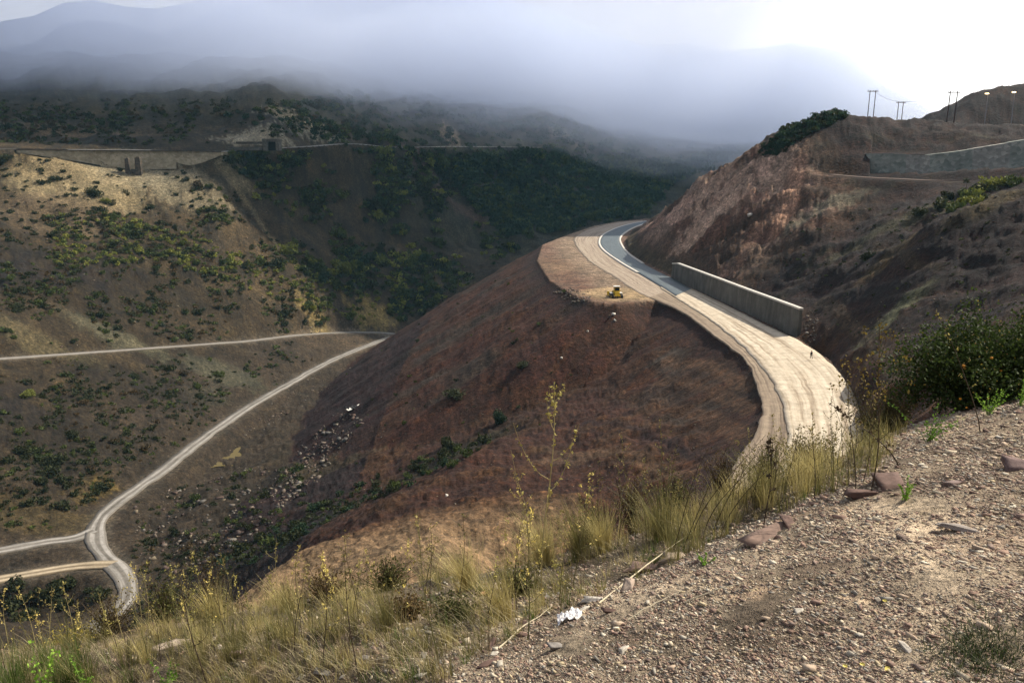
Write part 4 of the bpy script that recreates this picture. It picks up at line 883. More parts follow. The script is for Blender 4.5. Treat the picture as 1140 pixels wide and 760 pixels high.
# everything past the individually built ones
for kd, mt in (('d', L_DARK), ('g', L_GRN), ('y', L_YEL), ('t', L_TEAL), ('r', L_RUST)):
    Vs, Fs_, n0 = [], [], 0
    for (h, r, q) in mass_p:
        if q != kd: continue
        V, Fc = clump(90, int(rng.integers(0, 9999)), .75, .2, 4); V = V * r + np.array([h[0], h[1], h[2] - r * .15]); Vs.append(V); Fs_.append(Fc + n0); n0 += len(V)
    if Vs: tag(mesh_obj('hillside_scrub', np.concatenate(Vs), np.concatenate(Fs_), mt), {'d': 'dark scrub thickly covering the mountainsides', 'g': 'green scrub thickly covering the mountainsides', 'y': 'yellowish scrub dotted over the mountainsides', 't': 'deep green woodland covering the far slopes', 'r': 'rusty scrub dotted over the mountainsides'}[kd], 'scrub', kind='stuff')

# ================================================================== stones
IV = np.array([(x, y, z) for z in (-1, 1) for y in (-1, 1) for x in (-1, 1)], float) * .8
IF = np.array([(0,2,3),(0,3,1),(4,5,7),(4,7,6),(0,1,5),(0,5,4),(1,3,7),(1,7,5),(3,2,6),(3,6,7),(2,0,4),(2,4,6)])
def stones(name, P, S, cols_, mat, flat=(.3, .6), seed=1, align=None):
    r = np.random.default_rng(seed); n = len(P)
    base_ = [IV * (1 + r.uniform(-.5, .35, (len(IV), 3))) + r.uniform(-.2, .2, (len(IV), 3)) for _ in range(24)]
    B = np.stack(base_)[r.integers(0, 24, n)]
    sc = np.stack([r.uniform(.8, 1.7, n), r.uniform(.45, .95, n), r.uniform(*flat, n)], 1) * np.asarray(S)[:, None]
    B = B * sc[:, None, :]
    az_ = r.uniform(0, 2*math.pi, n); tl = r.normal(0, .28, n)
    if align is not None: B = B * (1, .72, 1); az_ = r.normal(align, .5, n); tl = r.normal(.3, .4, n)
    c_, s_ = np.cos(tl), np.sin(tl)
    y_ = B[..., 1] * c_[:, None] - B[..., 2] * s_[:, None]; z_ = B[..., 1] * s_[:, None] + B[..., 2] * c_[:, None]; x_ = B[..., 0]
    c_, s_ = np.cos(az_)[:, None], np.sin(az_)[:, None]
    V = np.stack([x_ * c_ - y_ * s_, x_ * s_ + y_ * c_, z_], -1) + np.asarray(P)[:, None, :]
    Fc = (IF[None] + (np.arange(n) * len(IV))[:, None, None]).reshape(-1, 3)
    return mesh_obj(name, V.reshape(-1, 3), Fc, mat, cols=np.repeat(cols_, len(IV), 0))
t = NT('stone'); at = t.n.new('ShaderNodeAttribute'); at.attribute_name = 'albedo'; f = t.noise(t.obj(), 30, 5, .7); M_STONE = t.done(t.mix(at.outputs['Color'], t.ramp(f, [(.3, .7), (.7, 1.25)])), .85, t.bump(f, .4, .01))
t = NT('boulder'); at = t.n.new('ShaderNodeAttribute'); at.attribute_name = 'albedo'; f = t.noise(t.obj(), 2, 6, .7); M_BOULD = t.done(t.mix(at.outputs['Color'], t.ramp(f, [(.3, .6), (.7, 1.3)])), .9, t.bump(f, .5, .1))
PALW = np.array([(.50,.43,.34),(.42,.33,.26),(.30,.205,.165),(.24,.165,.14),(.27,.25,.23),(.36,.33,.29),(.20,.15,.13),(.46,.38,.26),(.60,.55,.47)])
def palette(n, r, p=None, k=1.0): return PALW[r.choice(len(PALW), n, p=p)] * r.uniform(.75, 1.15, (n, 1)) * k
r = np.random.default_rng(5)
n = 300000; py = r.uniform(430, 775, n); px = r.uniform(-20, 1170, n)
a_, y_, w_ = (px - 570) / F, CT + (380 - py) / F * ST, -ST + (380 - py) / F * CT
# sample evenly on the ground in view, then keep the gravel side of the edge and thin it out in the weeds
yy = np.exp(r.uniform(math.log(1.9), math.log(9.0), n)); xx = r.uniform(-.75, .75, n) * yy
dE_, _, sE_, _ = polydist(xx, yy, edge_line); bey = (sE_ > 0)
dn = fbm(xx / .5, yy / .5, 401, 3)
keepm = (~bey & (r.uniform(size=n) < .60 + 1.6 * dn)) | (bey & (r.uniform(size=n) < np.exp(-dE_ / 1.1) * .6))
xx, yy = xx[keepm], yy[keepm]; n = len(xx); S = .0027 * np.exp(r.normal(0, .52, n)) * (.6 + .28 * yy)
P = np.stack([xx, yy, ghv(xx, yy) + S * .12], 1)
tag(stones('gravel', P, np.clip(S, .003, .045), palette(n, r, [.14,.16,.17,.15,.08,.08,.13,.06,.03], 1.12) * (1.0, .985, .91), M_STONE, (.25, .75), 2, -.9), 'loose slaty gravel strewn over the shoulder of the road', 'gravel', kind='stuff')
# scree at the foot of the heap and on slopes
def scree(poly, n, slo, shi, pal, label, d0=80, seed=3, name='rubble', dens=None):
    r = np.random.default_rng(seed); P, S = [], []; xs = [p[0] for p in poly]; ys = [p[1] for p in poly]
    while len(P) < n:
        px, py = r.uniform(min(xs), max(xs)), r.uniform(min(ys), max(ys))
        if not inpoly(px, py, poly): continue
        if dens and r.uniform() > dens(px, py): continue
        h = hit(px, py, d0)
        if h is None: P.append((0, 200, -120)); S.append(.01); continue
        s = slo * (shi / slo) ** (r.uniform() ** 2.2); P.append((h[0], h[1], h[2] + s * .1)); S.append(s)
    c_ = palette(n, r, pal, .4)
    tag(stones(name, np.array(P), np.array(S) * .68, c_, M_BOULD, (.5, .8), seed), label, 'rubble', kind='stuff')
PB = [.2,.2,.15,.1,.05,.1,.1,.05,.05]
scree([(385,455),(405,470),(380,500),(350,540),(300,575),(310,530),(340,490),(365,465)], 420, .25, 1.3, PB, 'pale pinkish rubble strewn down the foot of the spoil heap', 80, 31, dens=nzp(14, 41))
scree([(150,560),(240,525),(300,510),(340,540),(290,600),(200,640),(150,620)], 420, .25, 1.2, PB, 'pale rubble lying among shrubs beside the valley road', 80, 32, dens=nzp(18, 43))
scree([(310,440),(360,410),(400,400),(350,450),(290,480),(250,505)], 130, .25, .8, PB, 'scattered stones between the valley road and the spoil heap', 80, 33)
scree([(614,322),(635,320),(658,326),(660,334),(640,337),(618,330)], 75, .3, .85, [.3,.2,.1,.05,.05,.1,.05,.05,.1], 'heap of broken stone dumped at the platform edge', 80, 34)
scree([(450,380),(600,270),(860,420),(820,560),(450,600),(300,600)], 420, .08, .30, PB, 'stray pale stones dotted over the spoil slopes', 60, 35)
scree([(884,374),(900,344),(915,350),(905,392)], 90, .15, .6, PB, 'broken stone heaped at the end of the concrete wall', 100, 39)
scree([(850,200),(1140,150),(1140,350),(960,400),(760,290)], 300, .12, .5, PB, 'stray pale stones dotted over the right hillside', 90, 36)
scree([(0,230),(300,230),(430,350),(400,372),(0,390)], 160, .3, 1.1, PB, 'stray pale stones dotted over the left mountain', 250, 37, dens=nzp(30, 44))
for q in [(683,350,.5,'white boulder just below the platform edge'),(684.5,357,.45,'lower of two white boulders below the platform edge'),(654,369,.4,'small white boulder alone on the upper spoil slope'),(625,399,.35,'pale boulder on the spoil slope beside the oval shrub'),(497,552,.3,'white stone at the foot of the near spur'),(835,240,.8,'pale block low on the cut rock face')]:
    h = hit(q[0], q[1], 80)
    tag(stones('boulder', np.array([(h[0], h[1], h[2] + q[2] * .3)]), np.array([q[2]]), np.array([(.72, .68, .6)]), M_BOULD, (.6, .9), int(q[0])), q[3], 'boulder')
# scrap dumped by the rubble
h = hit(392, 455, 80)
root = tag(empty('scrap_heap', h, .5), 'dark twisted scrap with a pale bent sheet lying above the pink rubble', 'scrap')
m = MB()
for k in range(7): m.box((rng.uniform(-2, 2), rng.uniform(-1, 1), .5 + .3 * rng.uniform()), (rng.uniform(1, 2.4), rng.uniform(.3, .9), rng.uniform(.3, .9)), rng.uniform(0, 3), tilt=rng.uniform(-.5, .5))
m.build('twisted_metal', M_BLK, root)
MB().box((-1.2, -1.2, .45), (2.6, 1.1, .12), .5, tilt=.4).build('bent_sheet', M_WHT, root); MB().box((2.6, .8, .9), (1.8, .35, .12), .7, tilt=.3).build('bent_sheet', M_WHT, root)

# ================================================================== the verge at the photographer's feet
def blades(bases, H, lean, n_per, width, cols3, seed, curl=.5, spread=.05):
    """grass: each base carries n_per thin bent blades"""
    r = np.random.default_rng(seed); B = np.repeat(np.asarray(bases, float), n_per, 0); Hh = np.repeat(np.asarray(H, float), n_per) * r.uniform(.45, 1.1, len(B)); n = len(B)
    ang = r.uniform(0, 2*math.pi, n); sp = np.abs(r.normal(0, 1, n)); d = np.stack([np.cos(ang), np.sin(ang), np.zeros(n)], 1)
    B = B + d * (spread * sp * (.5 + Hh))[:, None]; out_ = (d * (r.uniform(.05, .75, n) * curl)[:, None] + np.array(lean) * r.uniform(.3, 1.0, n)[:, None])
    ss = np.array([0, .35, .7, 1.0]); w = np.array([1, .9, .6, .12]); px_ = np.stack([-d[:, 1], d[:, 0], 0*d[:, 0]], 1)
    V = []
    for s, wk in zip(ss, w):
        c = B + np.stack([out_[:, 0]*s**1.8, out_[:, 1]*s**1.8, s*(1 - .25*s*np.linalg.norm(out_, axis=1))], 1) * Hh[:, None]
        ww = (width * wk * (.6 + Hh))[:, None]
        V.append(c - px_ * ww); V.append(c + px_ * ww)
    V = np.stack(V, 1)
    Fc = np.array([(2*i, 2*i+1, 2*i+3, 2*i+2) for i in range(3)]); Fc = (Fc[None] + (np.arange(n)*8)[:, None, None]).reshape(-1, 4)
    a, b = np.array(cols3[0]), np.array(cols3[1]); k = r.uniform(0, 1, n)[:, None]; col_ = (a*(1-k) + b*k) * r.uniform(.7, 1.2, (n, 1))
    return V.reshape(-1, 3), Fc, np.repeat(col_, 8, 0)
t = NT('grass_blade'); at = t.n.new('ShaderNodeAttribute'); at.attribute_name = 'albedo'; t.l(at.outputs['Color'], t.b.inputs['Base Color']); t.b.inputs['Roughness'].default_value = .6
tr = t.n.new('ShaderNodeBsdfTranslucent'); t.l(at.outputs['Color'], tr.inputs['Color']); ms = t.n.new('ShaderNodeMixShader'); ms.inputs[0].default_value = .4
t.l(t.b.outputs[0], ms.inputs[1]); t.l(tr.outputs[0], ms.inputs[2]); t.l(ms.outputs[0], t.n['Material Output'].inputs['Surface']); M_BLADE = t.m
STRAW = ((.38, .31, .11), (.62, .53, .25)); OLIVE = ((.11, .11, .04), (.30, .26, .10)); GREEN = ((.06, .10, .02), (.13, .18, .04)); BRN = ((.12, .085, .05), (.24, .18, .10))
def nhit(px, py):
    h = hit(px, py, 0); return h if h is not None and h[1] < 14 else None
def tufts(poly, n, hlo, hhi, seed, extra=0):
    r = np.random.default_rng(seed); xs = [p[0] for p in poly]; ys = [p[1] for p in poly]; B, H = [], []; t_ = 0
    while len(B) < n and t_ < n * 20:
        t_ += 1; px, py = r.uniform(min(xs), max(xs)), r.uniform(min(ys), max(ys))
        if not inpoly(px, py, poly): continue
        if r.uniform() > float(sstep(-.12, .22, fbm(np.array([px / 34.]), np.array([py / 17.]), 700 + seed, 3))[0]): continue
        h = nhit(px, py)
        if h is None: continue
        B.append((h[0], h[1], h[2] - .01)); H.append(r.uniform(hlo, hhi))
    return B, H
BAND = [(-30,735),(0,716),(100,706),(200,690),(300,670),(400,652),(500,632),(600,612),(700,585),(780,556),(870,522),(950,494),(1010,478),(1000,500),(960,530),(900,556),(820,592),(740,632),(660,670),(600,700),(540,730),(480,765),(-30,800)]
parts_g = []
def addg(B, H, lean, npb, wd, cc, seed, curl=.6, spread=.05): parts_g.append(blades(B, H, lean, npb, wd, cc, seed, curl, spread))
LEAN = (-.12, .02, 0)
B, H = tufts(BAND, 300, .06, .17, 1); addg(B, H, LEAN, 26, .0016, STRAW, 2, .9)
B, H = tufts(BAND, 220, .10, .22, 31); addg(B, H, (-1.3, .3, 0), 9, .0014, ((.42, .35, .18), (.62, .54, .34)), 32, 1.5, .12)
B, H = tufts(BAND, 160, .10, .2, 33); addg(B, H, (.9, -.5, 0), 8, .0014, ((.25, .2, .11), (.5, .42, .25)), 34, 1.6, .12)
B, H = tufts(BAND, 230, .08, .22, 3); addg(B, H, LEAN, 24, .0018, OLIVE, 4, .9)
B, H = tufts(BAND, 130, .05, .13, 5); addg(B, H, LEAN, 26, .0022, GREEN, 6, 1.0)
B, H = tufts(BAND, 140, .08, .24, 7); addg(B, H, LEAN, 14, .0015, BRN, 8, 1.1)
# the thicker, taller growth towards the haul road and down at the left
B, H = tufts([(700,600),(780,560),(880,520),(960,492),(1010,480),(970,530),(900,560),(800,606),(730,640)], 120, .10, .42, 11); addg(B, H, LEAN, 20, .0018, OLIVE, 12, .8)
B, H = tufts([(720,596),(800,552),(880,520),(960,492),(960,520),(860,570),(780,600)], 90, .15, .42, 13); addg(B, H, LEAN, 26, .0016, STRAW, 14, .8)
B, H = tufts([(-20,740),(120,706),(330,668),(420,655),(400,700),(250,740),(100,780),(-20,790)], 110, .10, .36, 15); addg(B, H, LEAN, 24, .0018, OLIVE, 16, .8)
B, H = tufts([(150,700),(330,668),(430,652),(420,690),(280,725),(150,740)], 80, .12, .32, 17); addg(B, H, LEAN, 24, .0015, STRAW, 18, .8)
B, H = tufts([(-20,750),(100,735),(150,760),(-20,800)], 60, .12, .3, 19); addg(B, H, LEAN, 26, .0022, GREEN, 20, .9)
# growth on the drop just beyond the crest
r = np.random.default_rng(77); B, H = [], []
for _ in range(460):
    px = r.uniform(-60, 1010)
    if r.uniform() > float(sstep(-.15, .25, fbm(np.array([px / 38.]), np.array([1.5]), 733, 3))[0]): continue
    px = px; yv = r.uniform(6.6, 10.5); x = (px - 570) / F * yv * 1.01; B.append((x, yv, gh(x, yv) - .02)); H.append(r.uniform(.08, .38))
addg(B, H, LEAN, 24, .002, OLIVE, 21, .8); addg(B[::2], H[::2], LEAN, 22, .0018, STRAW, 22, .8)
n0 = 0; Vs, Fs_, Cs = [], [], []
for V, Fc, cc in parts_g: Vs.append(V); Fs_.append(Fc + n0); Cs.append(cc); n0 += len(V)
tag(mesh_obj('dry_grass', np.concatenate(Vs), np.concatenate(Fs_), M_BLADE, cols=np.concatenate(Cs)), 'dry straw and olive grass thick along the crest of the verge', 'grass', kind='stuff')
# golden bunch grasses one can tell apart
def bunch(px, py, h_, n, cc, label, spread=.05, lean=(-.3, 0, 0), wd=.0016, seed=0):
    g = nhit(px, py)
    if g is None: return
    V, Fc, cl = blades([(0, 0, -.02)] * 6, [h_] * 6, lean, n // 6, wd, cc, seed or int(px), .75, spread)
    o = mesh_obj('grass_tuft', V, Fc, M_BLADE, cols=cl); o.location = g; tag(o, label, 'grass tuft')
bunch(607, 630, .52, 560, STRAW, 'largest golden grass tuft fanning out behind the tall yellow stalk', .07, (-.35, 0, 0))
bunch(672, 614, .46, 420, STRAW, 'golden grass tuft just right of the largest one', .07)
bunch(645, 622, .55, 300, OLIVE, 'greener upright grass tuft between the two golden ones', .06)
bunch(520, 655, .42, 380, STRAW, 'pale arching grass tuft left of the largest golden tuft', .07, (-.5, 0, 0))
bunch(560, 690, .40, 300, STRAW, 'thin pale grass tuft above the white litter', .06, (-.4, 0, 0))
bunch(470, 640, .34, 260, STRAW, 'pale grass tuft in front of the bare tan spur', .07)
bunch(240, 690, .36, 360, STRAW, 'straw coloured tuft low on the left verge', .09)
bunch(320, 680, .34, 300, STRAW, 'straw coloured tuft beside the tan bare spur', .09)
bunch(430, 700, .30, 260, OLIVE, 'olive grass tuft below the thin seeded weeds', .06)
bunch(735, 600, .52, 320, OLIVE, 'dense olive tuft at the foot of the dark leaning stems', .08)
bunch(850, 560, .50, 320, OLIVE, 'olive tuft in front of the outer lane', .08)
bunch(905, 540, .42, 300, STRAW, 'straw tuft in front of the pale haul road', .08)

# ---- weeds with stems and seed heads
M_STEMD = simple('dark_dry_stem', (.045, .032, .022), (.09, .065, .04), 30); M_STEMY = simple('straw_stem', (.34, .28, .12), (.46, .38, .18), 30); M_STEMG = simple('olive_stem', (.12, .12, .04), (.2, .18, .07), 30); M_STEMGR = simple('fresh_green_stem', (.10, .20, .03), (.16, .28, .05), 30)
def seedmat(name, c1, c2): return leaf_mat(name, c1, c2)
S_YEL = seedmat('yellow_seed_heads', (.48, .40, .10), (.68, .60, .24)); S_DRK = seedmat('dark_seed_heads', (.05, .035, .022), (.11, .075, .04)); S_OLV = seedmat('olive_seed_heads', (.18, .16, .06), (.36, .31, .13)); S_GRN = seedmat('bright_green_leaves', (.14, .30, .03), (.28, .46, .07)); S_TAN = seedmat('mustard_flower_heads', (.10, .075, .02), (.26, .20, .05))
def weed(px, py, hgt, lean, nb, stem, seed_, label, kind='dry_weed', cat='weed', group=None, blen=.28, sd=0, hs=.008, nh=8, r0=.004, up=.8, flat=False, start=.3, loc=None, density=1.0):
    g = loc or nhit(px, py)
    if g is None: return
    r = np.random.default_rng(sd or int(px * 7 + py)); root = tag(empty(kind, (g[0], g[1], g[2] - .02), 0), label, cat, group)
    m = MB(); heads = []
    def pt(s): return Vector((lean[0]*s**1.5 + .02*math.sin(5*s + px), lean[1]*s**1.5 + .02*math.cos(4*s + py), s*(1 - .12*(abs(lean[0]) + abs(lean[1])))) ) * hgt
    m.tube([pt(i/9) for i in range(10)], [r0*(1 - .75*i/9) for i in range(10)], 5)
    for b in range(nb):
        s = start + (1 - start) * (b + r.uniform(0, .8)) / nb; s = min(s, .97); p0 = pt(s); a = b * 2.4 + r.uniform(-.5, .5); L = hgt * blen * (1.25 - s) * r.uniform(.6, 1.3) if not flat else hgt * blen * r.uniform(.8, 1.1) * (1.3 - s)
        dr = Vector((math.cos(a), math.sin(a) * .8, 0)); P = [p0 + dr * L * (k/5) * (1 - .25*k/5*up) + Vector((0, 0, up * L * (k/5)**1.5)) for k in range(6)]
        m.tube(P, [r0*.5*(1 - .6*k/5) for k in range(6)], 4)
        for k in range(nh):
            f = r.uniform(.25, 1.0) if not flat else r.uniform(.88, 1.05); q = P[0].lerp(P[-1], f) if f < 1 else P[-1]; i = min(4, int(f * 5)); q = P[i].lerp(P[i+1], min(1, f*5 - i)); heads.append(q + Vector(r.normal(0, hs * (1.6 if flat else .7), 3)) * (1, 1, .4)[0])
    for k in range(nh * 3): heads.append(pt(r.uniform(.72, 1.0)) + Vector(r.normal(0, hs * .8, 3)))
    m.build('stem', stem, root)
    V, Fc = leaves_at(np.array([tuple(h) for h in heads]), hs, r); mesh_obj('leaves' if cat == 'green plant' else 'seed_sprays', V, Fc, seed_, root)
    return root
weed(607, 668, 1.42, (.02, .05), 9, M_STEMY, S_YEL, 'tallest yellow candelabra weed rising in the middle of the verge', nh=16, hs=.011, blen=.30, r0=.0055, up=1.1, start=.22)
weed(590, 660, .95, (-.1, 0), 6, M_STEMY, S_YEL, 'shorter yellow seeded weed just left of the tallest one', nh=9, blen=.25)
weed(640, 652, .9, (.12, 0), 6, M_STEMG, S_YEL, 'olive weed with yellow heads just right of the tallest one', nh=8, blen=.25)
weed(228, 762, .78, (-.14, 0), 5, M_STEMD, S_DRK, 'single dark dry stalk standing at the lower left', nh=4, blen=.16, r0=.005, hs=.007)
weed(196, 700, .62, (.0, 0), 5, M_STEMG, S_OLV, 'thin olive weed behind the dark stalk at lower left', nh=6)
weed(363, 745, .78, (.02, 0), 7, M_STEMD, S_YEL, 'upright seeded weed nearest to the tan bare spur', nh=9, blen=.14, r0=.004)
weed(398, 765, .8, (-.06, 0), 7, M_STEMD, S_OLV, 'dark weed with olive seeds at the bottom edge', nh=9, blen=.2)
weed(486, 742, .85, (-.12, .1), 8, M_STEMG, S_OLV, 'olive branching weed at the bottom middle of the verge', nh=8, blen=.25)
weed(585, 712, .75, (.06, 0), 8, M_STEMG, S_YEL, 'bushy seeded weed beside the white litter', nh=10, blen=.22)
weed(968, 548, 1.02, (.0, 0), 13, M_STEMD, S_TAN, 'tall dark tansy with flat mustard heads beside the orange berried bush', nh=11, blen=.30, r0=.0045, hs=.010, up=1.3, flat=True, start=.35)
weed(950, 545, .85, (-.12, 0), 9, M_STEMD, S_TAN, 'smaller tansy with mustard heads left of the tall one', nh=10, blen=.32, r0=.004, hs=.010, up=1.3, flat=True, start=.35)
weed(1000, 520, .55, (-.95, 0), 6, M_STEMD, S_DRK, 'dark dead stalk arching left in front of the haul road', nh=10, blen=.12, r0=.006, hs=.012, up=.3)
weed(853, 585, .62, (-.02, 0), 5, M_STEMD, S_DRK, 'dark knobbly seed stalk in front of the outer lane', nh=9, blen=.1, hs=.012)
weed(1090, 480, 1.05, (-.45, 0), 7, M_STEMD, S_YEL, 'bare twiggy stalk poking out above the berried bush', nh=5, blen=.12, r0=.005)
for k, (px, py, hh, ln) in enumerate([(770,608,.95,(.5,0)),(782,602,.85,(.58,0)),(792,596,.8,(.5,.1)),(760,612,.9,(.38,0)),(800,598,.75,(.62,0)),(748,612,.85,(.3,0))]):
    weed(px, py, hh, ln, 4, M_STEMD, S_DRK, 'straight dark stem leaning right towards the outer lane', 'bare_stem', 'weed', 'dark stems leaning towards the outer lane', nh=2, blen=.08, r0=.004, up=1.2, hs=.005)
rw = np.random.default_rng(123)
WL = [(690,610,.85),(705,606,.95),(718,604,.8),(668,616,.8),(733,600,1.0),(742,600,.8),(650,620,.7),(812,578,.7),(830,572,.75),(872,556,.7),(888,548,.62),(925,536,.65),(938,528,.6),(905,545,.7),(860,560,.65)]
for _ in range(26):
    px = rw.uniform(690, 985); WL.append((px, 612 - (px - 690) * .31 + rw.uniform(-8, 12), rw.uniform(.35, .8)))
for px, py, hh in WL:
    weed(px, py, hh * rw.uniform(.85, 1.1), (rw.uniform(-.15, .2), 0), 7, [M_STEMG, M_STEMD][int(rw.integers(0, 2))], S_OLV, 'thin olive seeded weed in the tangle before the haul road', 'seeded_weed', 'weed', 'thin weeds before the haul road', nh=7, blen=.2, r0=.0032, hs=.007)
for k in range(60):
    px = rw.uniform(-10, 640); py = 735 - px * .13 + rw.uniform(-12, 36)
    weed(px, py, rw.uniform(.3, .75), (rw.uniform(-.2, .15), 0), 6, [M_STEMG, M_STEMD, M_STEMY][int(rw.integers(0, 3))], [S_OLV, S_YEL][int(rw.integers(0, 2))], 'thin seeded weed standing in the dry grass of the verge', 'seeded_weed', 'weed', 'thin weeds in the dry grass', nh=7, blen=.2, r0=.003, hs=.007)
# fresh green sprouts
def sprout(px, py, h_, n, label, w_=.5):
    g = nhit(px, py)
    if g is None: return
    r = np.random.default_rng(int(px)); root = tag(empty('green_weed', (g[0], g[1], g[2] - .02)), label, 'green plant'); m = MB(); pts = []
    for k in range(n):
        a = r.uniform(0, 6.28); L = h_ * r.uniform(.6, 1.1); o_ = w_ * r.uniform(.2, 1.0); P = [Vector((math.cos(a)*o_*L*(s/5)**1.3, math.sin(a)*o_*L*(s/5)**1.3, L*(s/5)*(1 - .15*o_*s/5))) for s in range(6)]
        m.tube(P, [.0028*(1 - .7*s/5) for s in range(6)], 4)
        for q in range(26): f = r.uniform(.2, 1); i = min(4, int(f*5)); p_ = P[i].lerp(P[i+1], f*5 - i); pts.append(p_ + Vector(r.normal(0, .012 * h_ / .3 * (1.2 - f*.6), 3)))
    m.build('stem', M_STEMGR, root); V, Fc = leaves_at(np.array([tuple(p) for p in pts]), .007 + .010 * h_, r); mesh_obj('leaves', V, Fc, S_GRN, root)
sprout(1032, 492, .34, 9, 'bright green feathery sprout at the foot of the berried bush', .9)
sprout(1100, 462, .30, 8, 'bright green sprouts at the right edge below the berried bush', .8); sprout(1135, 452, .32, 8, 'rightmost bright green sprouts beside the gravel', .8)
sprout(1008, 556, .16, 6, 'small yellow green weed rooted alone in the gravel', .9)
sprout(50, 775, .50, 5, 'bright green thistly plant at the lower left corner', .35); sprout(95, 770, .30, 4, 'low green sprout beside the thistly plant', .6); sprout(185, 765, .22, 5, 'low green sprout at the bottom left of the verge', .9)
sprout(785, 628, .08, 5, 'tiny green seedling among the gravel', .9)

# ---- berried bush on the right
g = Vector(pd(1112, 470, 8.6)); g.z = gh(g.x, g.y)
root = tag(empty('berry_bush', g), 'dense dark green bush dotted with orange berries at the right edge', 'bush')
r = np.random.default_rng(9); m = MB(); tips = []
for k in range(120):
    a = r.uniform(0, 6.28); el = math.asin(r.uniform(.03, 1.0)); q_ = r.uniform(.72, 1.06) * (1 + .12 * math.sin(3 * a))
    tip = Vector((math.cos(a)*math.cos(el)*1.25, math.sin(a)*math.cos(el)*.95, math.sin(el)*1.02 - .02)) * q_
    P = [Vector((tip.x*(s/6), tip.y*(s/6), tip.z*(s/6)**.8 + .05*math.sin(s + k)*s/6)) for s in range(7)]
    m.tube(P, [.010*(1 - .85*s/6) for s in range(7)], 5); tips.append(P)
m.build('branches', M_STEMD, root)
pts = []
for P in tips:
    for _ in range(330):
        f = min(1.02, r.uniform(.08, 1.02) ** .6); i = min(5, int(f*6)); p_ = P[i].lerp(P[min(6, i+1)], f*6 - i); pts.append(tuple(p_ + Vector(r.normal(0, .085, 3))))
pts = np.array(pts); pts = pts[pts[:, 2] > -.1]
V, Fc = leaves_at(pts, .019, r); mesh_obj('leaves', V, Fc, leaf_mat('glossy_bush_leaves', (.018, .034, .009), (.055, .09, .022)), root)
V, Fc = leaves_at(pts[r.integers(0, len(pts), 1600)] * 1.03, .012, r); mesh_obj('yellowing_leaves', V, Fc, leaf_mat('yellowing_leaves', (.16, .15, .03), (.28, .22, .05)), root)
M_BERRY = simple('orange_berry', (.55, .20, .015), (.65, .30, .03), 20, .4); bm_ = bmesh.new(); bmesh.ops.create_icosphere(bm_, subdivisions=2, radius=.013); bme = bpy.data.meshes.new('berry'); bm_.to_mesh(bme); bm_.free(); bme.materials.append(M_BERRY)
for k in range(70):
    q = pts[r.integers(0, len(pts))] * (1.06, 1.08, 1.02) + (0, -.05, 0); o = bpy.data.objects.new('berry', bme); C.objects.link(o); o.parent = root; o.location = q; s = r.uniform(.7, 1.3); o.scale = (s, s, s * .9)
# dark twiggy shrub at the lower left
def twiggy(px, yv, w_, h_, label, mat, lf, nl, seed, sz=.012):
    x = (px - 570) / F * yv * 1.01; root = tag(empty('twiggy_shrub', (x, yv, gh(x, yv) - .03)), label, 'shrub'); r = np.random.default_rng(seed); m = MB(); pts = []
    for k in range(60):
        a = r.uniform(0, 6.28); o_ = w_ * abs(r.normal(0, .6)); L = h_ * r.uniform(.6, 1.1); P = [Vector((math.cos(a)*o_*(s/5)**1.2 + r.normal(0, .01), math.sin(a)*o_*(s/5)**1.2, L*s/5)) for s in range(6)]
        m.tube(P, [.006*(1 - .8*s/5) for s in range(6)], 4)
        for _ in range(nl): f = r.uniform(.25, 1); i = min(4, int(f*5)); pts.append(tuple(P[i].lerp(P[i+1], f*5 - i) + Vector(r.normal(0, .045, 3))))
    m.build('twigs', mat, root); V, Fc = leaves_at(np.array(pts), sz, r); mesh_obj('leaves', V, Fc, lf, root)
twiggy(205, 8.6, .6, 1.25, 'dark twiggy shrub rising behind the straw tufts at lower left', M_STEMD, S_DRK, 50, 61)
twiggy(1000, 9.0, .5, .75, 'dark tangled scrub between the tansy and the berried bush', M_STEMD, leaf_mat('dull_olive_leaves', (.04, .042, .016), (.10, .09, .03)), 110, 62)
twiggy(930, 8.6, .5, .45, 'low brown scrub under the arching dead stalk', M_STEMD, S_OLV, 80, 63)
twiggy(30, 8.2, .5, .5, 'yellowing low shrub behind the thistly plant', M_STEMD, leaf_mat('mustard_leaves', (.16, .14, .02), (.30, .26, .05)), 90, 64)

LFO = leaf_mat('dull_green_forb_leaves', (.05, .06, .018), (.13, .13, .04)); LFB = leaf_mat('brown_forb_leaves', (.07, .05, .025), (.17, .12, .05))
for k, (px, yv, w_, h_, lf, lb) in enumerate([(665, 7.2, .28, .42, LFO, 'dull green forb right of the largest golden tuft'), (712, 7.4, .3, .6, LFB, 'brown twiggy forb behind the dark leaning stems'), (760, 7.2, .3, .45, LFO, 'dull green forb at the foot of the outer lane'), (815, 7.6, .32, .5, LFB, 'brown forb below the knobbly seed stalk'), (870, 7.6, .35, .45, LFO, 'dull green forb before the middle of the haul road'), (905, 7.8, .3, .42, LFB, 'brown forb at the right side of the haul road'),
    (420, 6.4, .22, .3, LFO, 'small dull green forb left of the olive branching weed'), (345, 6.2, .25, .3, LFB, 'small brown forb at the edge of the tan spur'), (150, 6.6, .3, .4, LFO, 'dull green forb left of the dark stalk'), (80, 6.4, .3, .35, LFB, 'brown forb behind the thistly plant'), (500, 4.6, .16, .14, LFO, 'low green forb among the stones of the verge'), (445, 4.9, .16, .16, LFB, 'low brown forb among the stones of the verge'), (575, 5.2, .16, .2, LFO, 'low green forb just above the white litter')]):
    twiggy(px, yv, w_, h_, lb, M_STEMD, lf, 26, 300 + k, .010)
